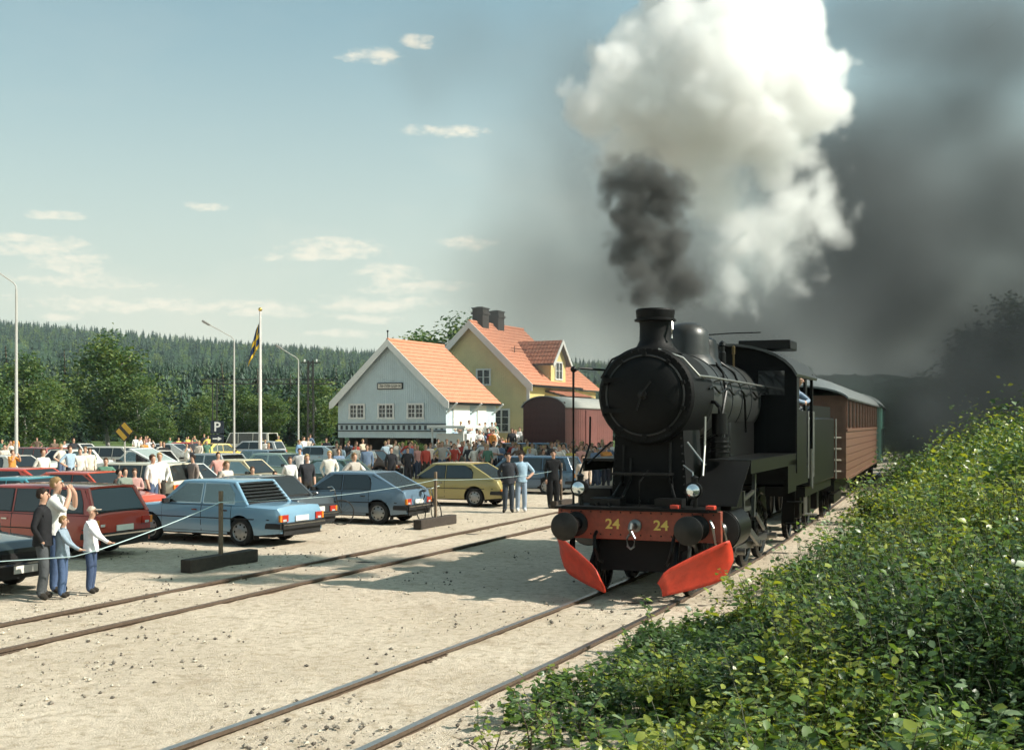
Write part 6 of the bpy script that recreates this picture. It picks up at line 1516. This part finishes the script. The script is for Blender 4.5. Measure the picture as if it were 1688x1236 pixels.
def flagpole():
    b = P(429, HOR, 62); zt = P(429, 512, 62).z
    t = thing('flagpole', 'white flagpole with a gold ball behind the parked cars', 'flagpole', (b.x, b.y, 0))
    MB().lathe((0,0,0), (0,0,1), [(.11,0),(.10,1.2),(.05,zt)], 14).build('pole', M('flagpole white', (.72,.68,.64), .5), t)
    MB().sphere((0,0,zt+.06), .11, 14, 10).build('ball', M('gilt ball', (.6,.42,.12), .3, .8), t)
    # limp flag: folded cloth with blue field and yellow cross
    f = thing('limp_flag', 'limp blue and yellow flag hanging from the flagpole', 'flag', (b.x, b.y, 0))
    z1 = P(429, 532, 62).z; z0 = P(429, 604, 62).z; nu, nv = 18, 22; V = []; Fq = []; mi = []
    for i in range(nu+1):
        u = i/nu
        for j in range(nv+1):
            v = j/nv; fold = .06*math.sin(u*13+v*2)*(.3+v); x = -.06 - (.16 + .58*v*(1-.25*v))*u - .02*v; y = fold
            z = z1 - (z1-z0)*v*(.55+.45*u) - .35*u*(1-v)
            V.append((x, y, z))
    for i in range(nu):
        for j in range(nv):
            Fq.append((i*(nv+1)+j, (i+1)*(nv+1)+j, (i+1)*(nv+1)+j+1, i*(nv+1)+j+1)); mi.append(1 if (.28 < (i+.5)/nu < .46 or .40 < (j+.5)/nv < .58 or (j+.5)/nv > .86) else 0)
    mb = MB().add(V, Fq); mb.m = mi; o = mb.build('cloth', [M('flag blue', (.010,.035,.11), .8), M('flag yellow', (.72,.46,.03), .8)], f, sharp=180)
    s = o.modifiers.new('s', 'SOLIDIFY'); s.thickness = .004
    MB().tube([(.09,-.02,1.2), (.085,-.02,zt-.1)], .006, 5).build('halyard', WHITE, t)
flagpole()
def striped_sign():
    b = P(205, HOR, 46); c = P(205, 711, 46).z
    t = thing('road_sign', 'diamond road sign with yellow panels and black stripe on a grey pole', 'road sign', (b.x, b.y, 0), R(-12))
    MB().cyl((0,.03,0), (0,.03,c+.1), .03, n=10).build('pole', POLE, t)
    q = Matrix.Rotation(R(45), 3, 'Y'); s = .60
    MB().box((0,0,c), (s,.02,s), q).build('plate', M('sign black', (.02,.02,.02), .5), t)
    for k in (-1, 1): MB().box(Vector((0,-.014,c)) + q @ Vector((0,0,k*.165)), (s*.84,.012,.19), q).build('yellow_panel', M('sign yellow', (.60,.36,.04), .5), t)
striped_sign()
def parking_sign():
    b = P(358, HOR, 74); t = thing('parking_sign', 'square parking sign with letter P above an arrow plate', 'road sign', (b.x, b.y, 0))
    zc = P(358, 704, 74).z; dk = M('parking blue', (.012,.02,.035), .5)
    MB().cyl((0,.04,0), (0,.04,zc+.4), .035, n=10).build('pole', POLE, t)
    MB().box((0,0,zc), (.86,.03,.80)).build('plate', dk, t); MB().box((0,0,zc-.74), (.86,.03,.56)).build('arrow_plate', dk, t)
    me = text_mesh('P', .85, .006, bold=.012); me.materials.append(M('sign white', (.75,.75,.72), .5)); o = obj('letter_p', me, t); o.location = (0,-.02,zc); o.rotation_euler = (R(90),0,0)
    MB().prism([(-.28,-.02,zc-.70),(.05,-.02,zc-.70),(.05,-.02,zc-.60),(.30,-.02,zc-.74),(.05,-.02,zc-.88),(.05,-.02,zc-.78),(-.28,-.02,zc-.78)], (0,-.008,0)).build('arrow', M('sign white', (.75,.75,.72), .5), t)
parking_sign()
def gantry():
    a = P(512, HOR, 104); t = thing('lattice_mast', 'dark lattice mast with a long crossbeam left of the blue shed', 'mast', (a.x, a.y, 0))
    dk = M('dark weathered steel', (.03,.03,.028), .8); zt = P(512, 594, 104).z; zb = P(512, 629, 104).z
    for s in (-.28, .28):
        for q in (-.2, .2): MB().bar((s, q, 0), (s*.75, q, zt), .09).build('mast_leg', dk, t)
    n = 12; m = MB()
    for k in range(n): m.bar((-.28, -.2, zt*k/n), (.28, -.2, zt*(k+1)/n), .05).bar((.28, -.2, zt*k/n), (-.28, -.2, zt*(k+1)/n), .05)
    m.build('lattice', dk, t)
    x0 = P(332, HOR, 104).x - a.x; x1 = P(548, HOR, 104).x - a.x
    m = MB().bar((x0,0,zb+.2), (x1,0,zb+.2), .09).bar((x0,0,zb-.2), (x1,0,zb-.2), .09)
    for k in range(26): xa = x0+(x1-x0)*k/26; xb = x0+(x1-x0)*(k+1)/26; m.bar((xa,0,zb-.2*(-1)**k), (xb,0,zb+.2*(-1)**k), .04)
    m.build('crossbeam', dk, t)
    for s in (-.2, .2): MB().bar((x0+1.2+s,0,0), (x0+1.2+s,0,zb+.3), .09).build('mast_leg', dk, t)
    for x in (-.6, .6): MB().lathe((x*.9,0,zt-.15), (0,0,1), [(.05,0),(.09,.05),(.05,.1),(.09,.15),(.04,.25)], 8).build('insulator', WHITE, t)
    MB().bar((-.9,0,zt-.2), (.9,0,zt-.2), .08).build('top_arm', dk, t)
gantry()
# rope barrier on posts standing in timber blocks
WOODP = M('weathered post', (.16,.115,.075), .85, var=.3, bump=.3)
def rope_post(label, px, py, blk):
    g = G(px, py); h = R(24)
    t = thing('barrier_post', label, 'barrier post', (g.x, g.y, 0), -h, 'rope barrier posts')
    MB().box((0, 0, .12), (.24, blk, .24)).build('base_beam', TIMBER, t, bevel=.015)
    MB().box((0, 0, .78), (.065, .065, 1.30)).build('post', WOODP, t, bevel=.006)
    MB().tube([(-.05,0,1.22),(0,-.06,1.22),(.05,0,1.22),(0,.06,1.22),(-.05,0,1.22)], .012).build('rope_loop', M('rope pale', (.45,.58,.58), .7), t)
    return Vector((g.x, g.y, 1.22))
A_ = rope_post('thin post in a long timber block before the light blue saloon', 364, 934, 2.0)
B_ = rope_post('short post in a timber block beside the blue grey hatchback', 718, 867, 2.0)
C_ = rope_post('rope post behind the left side of the locomotive', 925, 836, 1.4)
L_ = Vector((G(0, 985).x - 2.2, G(0, 985).y - 1.6, .62))
H1 = P(163, 906, 17.6); H2 = P(122, 917, 17.5)
def catenary(a, b, sag, n=10): return [a.lerp(b, i/n) - Vector((0,0,4*sag*(i/n)*(1-i/n))) for i in range(n+1)]
rp = catenary(L_, H2, .02, 6) + catenary(H2, H1, .0, 2)[1:] + catenary(H1, A_, .03, 8)[1:] + catenary(A_, B_, .12, 12)[1:] + catenary(B_, C_, .10, 8)[1:]
nA = 6+1+2+8
tag(MB().tube(rp, [.008]*nA + [.0045]*(len(rp)-nA), 6).build('rope', M('rope pale', (.45,.58,.58), .7)), 'pale rope strung between posts in front of the parked cars', 'rope')
def bicycle(label, px, py, rz):
    g = G(px, py); t = thing('bicycle', label, 'bicycle', (g.x, g.y, 0), rz); bl = M('bicycle black', (.015,.015,.016), .4, coat=.5)
    for x in (-.52, .52):
        w_ = MB().lathe((x, 0, .34), (0,1,0), [(.335,-.012),(.345,0),(.335,.012),(.315,.012),(.315,-.012),(.335,-.012)], 30, cap=False)
        for k in range(12): a = k*math.pi/6; w_.bar((x,0,.34), (x+.32*math.cos(a),0,.34+.32*math.sin(a)), .004)
        w_.build('wheel', TYRE, t)
    f = MB().tube([(-.52,0,.34),(-.08,0,.30),(.36,0,.72),(-.16,0,.76),(-.08,0,.30)], .016).tube([(-.52,0,.34),(-.17,0,.74)], .011).tube([(.52,0,.34),(.42,0,.60),(.35,0,.86)], .015); f.build('frame', bl, t)
    MB().tube([(.35,0,.86),(.34,0,.96),(.30,.26,1.0),(.18,.29,.98)], .012).tube([(.34,0,.96),(.30,-.26,1.0),(.18,-.29,.98)], .012).build('handlebar', BUMP, t)
    MB().sphere((-.19,0,.88), (.13,.08,.04), 12, 6).cyl((-.16,0,.74), (-.19,0,.88), .012, n=8).build('saddle', bl, t)
    MB().box((-.55,0,.72), (.34,.12,.02)).build('carrier', BUMP, t)
    t.rotation_euler = (R(6), 0, rz)
bicycle('black bicycle leaning behind the short rope post', 708, 862, R(-62))
bicycle('black bicycle standing between light blue saloon and hatchback', 530, 866, R(15))
# ---------------------------------------------------------------- smoke and steam: real volumes built on voxel grids
class Fd:
    """tiny expression builder for geometry-node fields"""
    nt = None
    def __init__(s, sock): s.s = sock
    @staticmethod
    def m(op, a, b=None, c=None):
        n = Fd.nt.nodes.new('ShaderNodeMath'); n.operation = op
        for i, q in enumerate((a, b, c)):
            if q is None: continue
            if isinstance(q, Fd): Fd.nt.links.new(q.s, n.inputs[i])
            else: n.inputs[i].default_value = q
        return Fd(n.outputs[0])
    def __add__(a, b): return Fd.m('ADD', a, b)
    def __sub__(a, b): return Fd.m('SUBTRACT', a, b)
    def __mul__(a, b): return Fd.m('MULTIPLY', a, b)
    @staticmethod
    def vm(op, a, b=None):
        n = Fd.nt.nodes.new('ShaderNodeVectorMath'); n.operation = op
        for i, q in enumerate((a, b)):
            if q is None: continue
            if isinstance(q, Fd): Fd.nt.links.new(q.s, n.inputs[i])
            else: n.inputs[i].default_value = q
        return Fd(n.outputs['Value'] if op in ('LENGTH', 'DOT_PRODUCT', 'DISTANCE') else n.outputs[0])
    @staticmethod
    def noise(vec, scale, detail=3, rough=.55):
        n = Fd.nt.nodes.new('ShaderNodeTexNoise'); n.inputs['Scale'].default_value = scale; n.inputs['Detail'].default_value = detail; n.inputs['Roughness'].default_value = rough
        Fd.nt.links.new(vec.s, n.inputs['Vector']); return Fd(n.outputs[0]), Fd(n.outputs['Color'])
    @staticmethod
    def voro(vec, scale):
        n = Fd.nt.nodes.new('ShaderNodeTexVoronoi'); n.feature = 'SMOOTH_F1'; n.inputs['Scale'].default_value = scale; n.inputs['Smoothness'].default_value = .25
        Fd.nt.links.new(vec.s, n.inputs['Vector']); return Fd(n.outputs['Distance'])
    @staticmethod
    def rng(v, a, b, c=0.0, d=1.0, smooth=True):
        n = Fd.nt.nodes.new('ShaderNodeMapRange'); n.interpolation_type = 'SMOOTHSTEP' if smooth else 'LINEAR'
        Fd.nt.links.new(v.s, n.inputs[0])
        for i, q in enumerate((a, b, c, d)): n.inputs[i+1].default_value = q
        return Fd(n.outputs[0])
def blobs(p, bl, smooth=.25):
    """signed inside-distance (metres) of a smooth union of ellipsoids [(centre, radii)]"""
    s = None
    for c, r in bl:
        rm = min(r)
        q = Fd.vm('LENGTH', Fd.vm('DIVIDE', Fd.vm('SUBTRACT', p, tuple(c)), tuple(r)))
        d = (Fd.m('SUBTRACT', 1.0, q)) * rm
        s = d if s is None else Fd.m('SMOOTH_MAX', s, d, smooth)
    return s
def volume_obj(name, label, lo, hi, vox, fieldf, color, dens, aniso=0.3, absorb=None):
    g = bpy.data.node_groups.new(name, 'GeometryNodeTree'); Fd.nt = g
    g.interface.new_socket('Geometry', in_out='INPUT', socket_type='NodeSocketGeometry'); g.interface.new_socket('Geometry', in_out='OUTPUT', socket_type='NodeSocketGeometry')
    out = g.nodes.new('NodeGroupOutput'); vc = g.nodes.new('GeometryNodeVolumeCube'); pos = g.nodes.new('GeometryNodeInputPosition')
    vc.inputs['Min'].default_value = lo; vc.inputs['Max'].default_value = hi
    for i, ax in enumerate('XYZ'): vc.inputs['Resolution ' + ax].default_value = max(8, int((hi[i]-lo[i]) / vox))
    f = fieldf(Fd(pos.outputs[0])); g.links.new(f.s, vc.inputs['Density'])
    m = bpy.data.materials.new(name); m.use_nodes = True; nt = m.node_tree; nt.nodes.clear()
    mo = nt.nodes.new('ShaderNodeOutputMaterial'); pv = nt.nodes.new('ShaderNodeVolumePrincipled')
    pv.inputs['Color'].default_value = color + (1,); pv.inputs['Density'].default_value = dens; pv.inputs['Anisotropy'].default_value = aniso
    if absorb: pv.inputs['Absorption Color'].default_value = absorb + (1,)
    nt.links.new(pv.outputs[0], mo.inputs['Volume'])
    sm = g.nodes.new('GeometryNodeSetMaterial'); sm.inputs['Material'].default_value = m
    g.links.new(vc.outputs[0], sm.inputs[0]); g.links.new(sm.outputs[0], out.inputs[0])
    o = bpy.data.objects.new(name, bpy.data.volumes.new(name)); COL.objects.link(o)
    md = o.modifiers.new('v', 'NODES'); md.node_group = g
    return tag(o, label, 'smoke', None, 'stuff')
def PB(x, y, Y, r, ry=None, rz=None):      # blob seen at a pixel, radius in pixels at that depth
    c = P(x, y, Y); k = Y / FPX
    return (c, (r*k, (ry or r)*k, (rz or r)*k))
def steam_field(p):
    d = 20.5
    bl = [PB(1165, 150, d, 165), PB(1060, 140, d-.3, 105), PB(985, 190, d-.6, 62), PB(955, 168, d-.7, 34), PB(1285, 150, d+.3, 110), PB(1335, 185, d, 62), PB(1345, 110, d+.2, 50),
          PB(1215, 30, d+.5, 150), PB(1130, 70, d+.2, 110), PB(1150, 245, d-.2, 85), PB(1260, 235, d, 75), PB(1040, 235, d-.4, 62), PB(1200, -80, d+.6, 160), PB(1180, 320, d+.3, 70, rz=80)]
    s = blobs(p, bl, .3)
    _, wv = Fd.noise(p, 1.1, 3)
    pw = Fd.vm('ADD', p, Fd.vm('MULTIPLY', Fd.vm('SUBTRACT', wv, (.5,.5,.5)), (.55,.55,.55)))
    v1 = Fd.voro(pw, 1.25); v2 = Fd.voro(pw, 2.9); v3 = Fd.voro(p, 6.0)
    n1, _ = Fd.noise(p, 9.0, 3)
    s = s + (Fd.m('SUBTRACT', .42, v1)) * .62 + (Fd.m('SUBTRACT', .42, v2)) * .30 + (Fd.m('SUBTRACT', .42, v3)) * .13 + (n1 - .5) * .12
    # crisp on top, ragged and thinner underneath
    sepz = Fd.nt.nodes.new('ShaderNodeSeparateXYZ'); Fd.nt.links.new(p.s, sepz.inputs[0]); z = Fd(sepz.outputs[2])
    edge = Fd.rng(z, 6.2, 8.2, 1.0, .16)
    k = Fd.m('DIVIDE', s, edge)
    return Fd.m('MAXIMUM', Fd.m('MINIMUM', k, 1.0), 0.0) * Fd.rng(z, 5.6, 8.0, .25, 1.0)
def steam_low_field(p):
    d = 21.0
    bl = [PB(1180, 330, d, 72), PB(1225, 390, d, 85), PB(1330, 350, d+.4, 82), PB(1345, 400, d+.2, 50), PB(1280, 430, d+.2, 62), PB(1210, 460, d, 50), PB(1290, 290, d, 80), PB(1260, 480, d, 60, rz=40), PB(1010, 270, d-.7, 60)]
    s = blobs(p, bl, .5)
    _, wv = Fd.noise(p, .9, 3)
    pw = Fd.vm('ADD', p, Fd.vm('MULTIPLY', Fd.vm('SUBTRACT', wv, (.5,.5,.5)), (.9,.9,.9)))
    n, _ = Fd.noise(pw, 1.5, 5, .6); v1 = Fd.voro(pw, 1.6)
    s = s + (n - .5) * 2.6 + (Fd.m('SUBTRACT', .42, v1)) * .7 - .16
    return Fd.m('MAXIMUM', Fd.m('MINIMUM', s * 2.2, 1.0), 0.0)
def dark_field(p):
    d = 18.55
    bl = [PB(1072, 520, d, 24), PB(1062, 480, d, 34), PB(1052, 440, d, 44), PB(1050, 395, d, 52), PB(1048, 345, d, 54), PB(1058, 300, d+.1, 56), PB(1100, 400, d+.6, 46, rz=90), PB(1030, 430, d-.1, 32), PB(1130, 470, d+.9, 55, rz=45), PB(1090, 320, d+.3, 60), PB(1020, 300, d, 50)]
    s = blobs(p, bl, .2)
    _, wv = Fd.noise(p, 1.6, 3)
    pw = Fd.vm('ADD', p, Fd.vm('MULTIPLY', Fd.vm('SUBTRACT', wv, (.5,.5,.5)), (.5,.5,.5)))
    v1 = Fd.voro(pw, 2.8); v2 = Fd.voro(pw, 6.0); n, _ = Fd.noise(pw, 2.2, 4, .6)
    s = s + (Fd.m('SUBTRACT', .40, v1)) * .42 + (Fd.m('SUBTRACT', .4, v2)) * .22 + (n - .5) * .6
    sep = Fd.nt.nodes.new('ShaderNodeSeparateXYZ'); Fd.nt.links.new(p.s, sep.inputs[0])
    return Fd.m('MAXIMUM', Fd.m('MINIMUM', s * 3.6, 1.0), 0.0) * Fd.rng(Fd(sep.outputs[2]), 5.6, 7.8, 1.0, .4) * Fd.rng(Fd(sep.outputs[0]), 2.4, 3.6, 1.0, .3)
def PD(x, y, Y, rx, rz, ry): return (P(x, y, Y), (rx*Y/FPX, ry, rz*Y/FPX))
def pall_field(p):
    bl = [PD(1250, 560, 50, 210, 160, 6), PD(1450, 430, 54, 220, 230, 7), PD(1630, 620, 52, 180, 220, 7), PD(1400, 280, 56, 200, 150, 6), PD(1570, 180, 58, 160, 110, 5), PD(900, 470, 50, 180, 210, 5), PD(980, 300, 50, 170, 150, 5), PD(1080, 420, 52, 180, 240, 6),
          PD(1730, 470, 50, 150, 270, 7), PD(1120, 620, 48, 170, 120, 5), PD(800, 70, 52, 170, 105, 4), PD(950, 140, 50, 120, 150, 5), PD(1650, 330, 55, 160, 160, 6), PD(1360, 630, 50, 230, 120, 7), PD(1540, 660, 54, 200, 130, 7), PD(1620, 70, 56, 190, 120, 5), PD(1480, 60, 56, 150, 90, 4)]
    s = blobs(p, bl, 1.6)
    _, wv = Fd.noise(p, .11, 3)
    pw = Fd.vm('ADD', p, Fd.vm('MULTIPLY', Fd.vm('SUBTRACT', wv, (.5,.5,.5)), (8,8,7)))
    n, _ = Fd.noise(pw, .17, 5, .58)
    sep = Fd.nt.nodes.new('ShaderNodeSeparateXYZ'); Fd.nt.links.new(p.s, sep.inputs[0]); x = Fd(sep.outputs[0]); z = Fd(sep.outputs[2])
    s = s * .30 + (n - .5) * 2.6
    side = Fd.rng(x, 0.0, 24.0, .85, 2.9, False) * Fd.rng(z, 18.0, 3.0, .75, 1.35, False)
    return Fd.rng(s, -.3, 1.5) * side
def build_smoke():
    volume_obj('steam_cloud', 'billowing white steam cloud above the locomotive chimney', (0.2, 17.3, 5.2), (7.2, 24.0, 12.6), .055, steam_field, (.9997, .9985, .994), 3.2, -.1)
    volume_obj('steam_plume', 'ragged thin white steam drifting below the main cloud', (.6, 18.6, 4.4), (7.4, 23.6, 8.6), .07, steam_low_field, (.99, .988, .98), 1.7, .0)
    volume_obj('chimney_smoke', 'dense black smoke column rising straight from the chimney', (.9, 17.2, 4.5), (4.4, 20.8, 7.8), .04, dark_field, (.17, .172, .168), 7.0, .0)
    volume_obj('smoke_pall', 'wide grey pall of coal smoke hanging over the train and bank', (-9, 40, -.4), (36, 68, 25), .55, pall_field, (.20, .215, .222), .175, .0)
build_smoke()

def haze():
    o = MB().box((0, 2250, 88), (5600, 5200, 180)).build('haze', M('haze air', (1,1,1)), None, sharp=0)
    m = o.data.materials[0]; nt = m.node_tree; nt.nodes.clear(); mo = nt.nodes.new('ShaderNodeOutputMaterial'); pv = nt.nodes.new('ShaderNodeVolumePrincipled')
    pv.inputs['Color'].default_value = (.78, .90, 1.0, 1); pv.inputs['Density'].default_value = .00010; pv.inputs['Anisotropy'].default_value = .2; nt.links.new(pv.outputs[0], mo.inputs['Volume'])
    tag(o, 'thin summer haze in the air over the whole scene', 'haze', None, 'stuff')
if HAZE: haze()
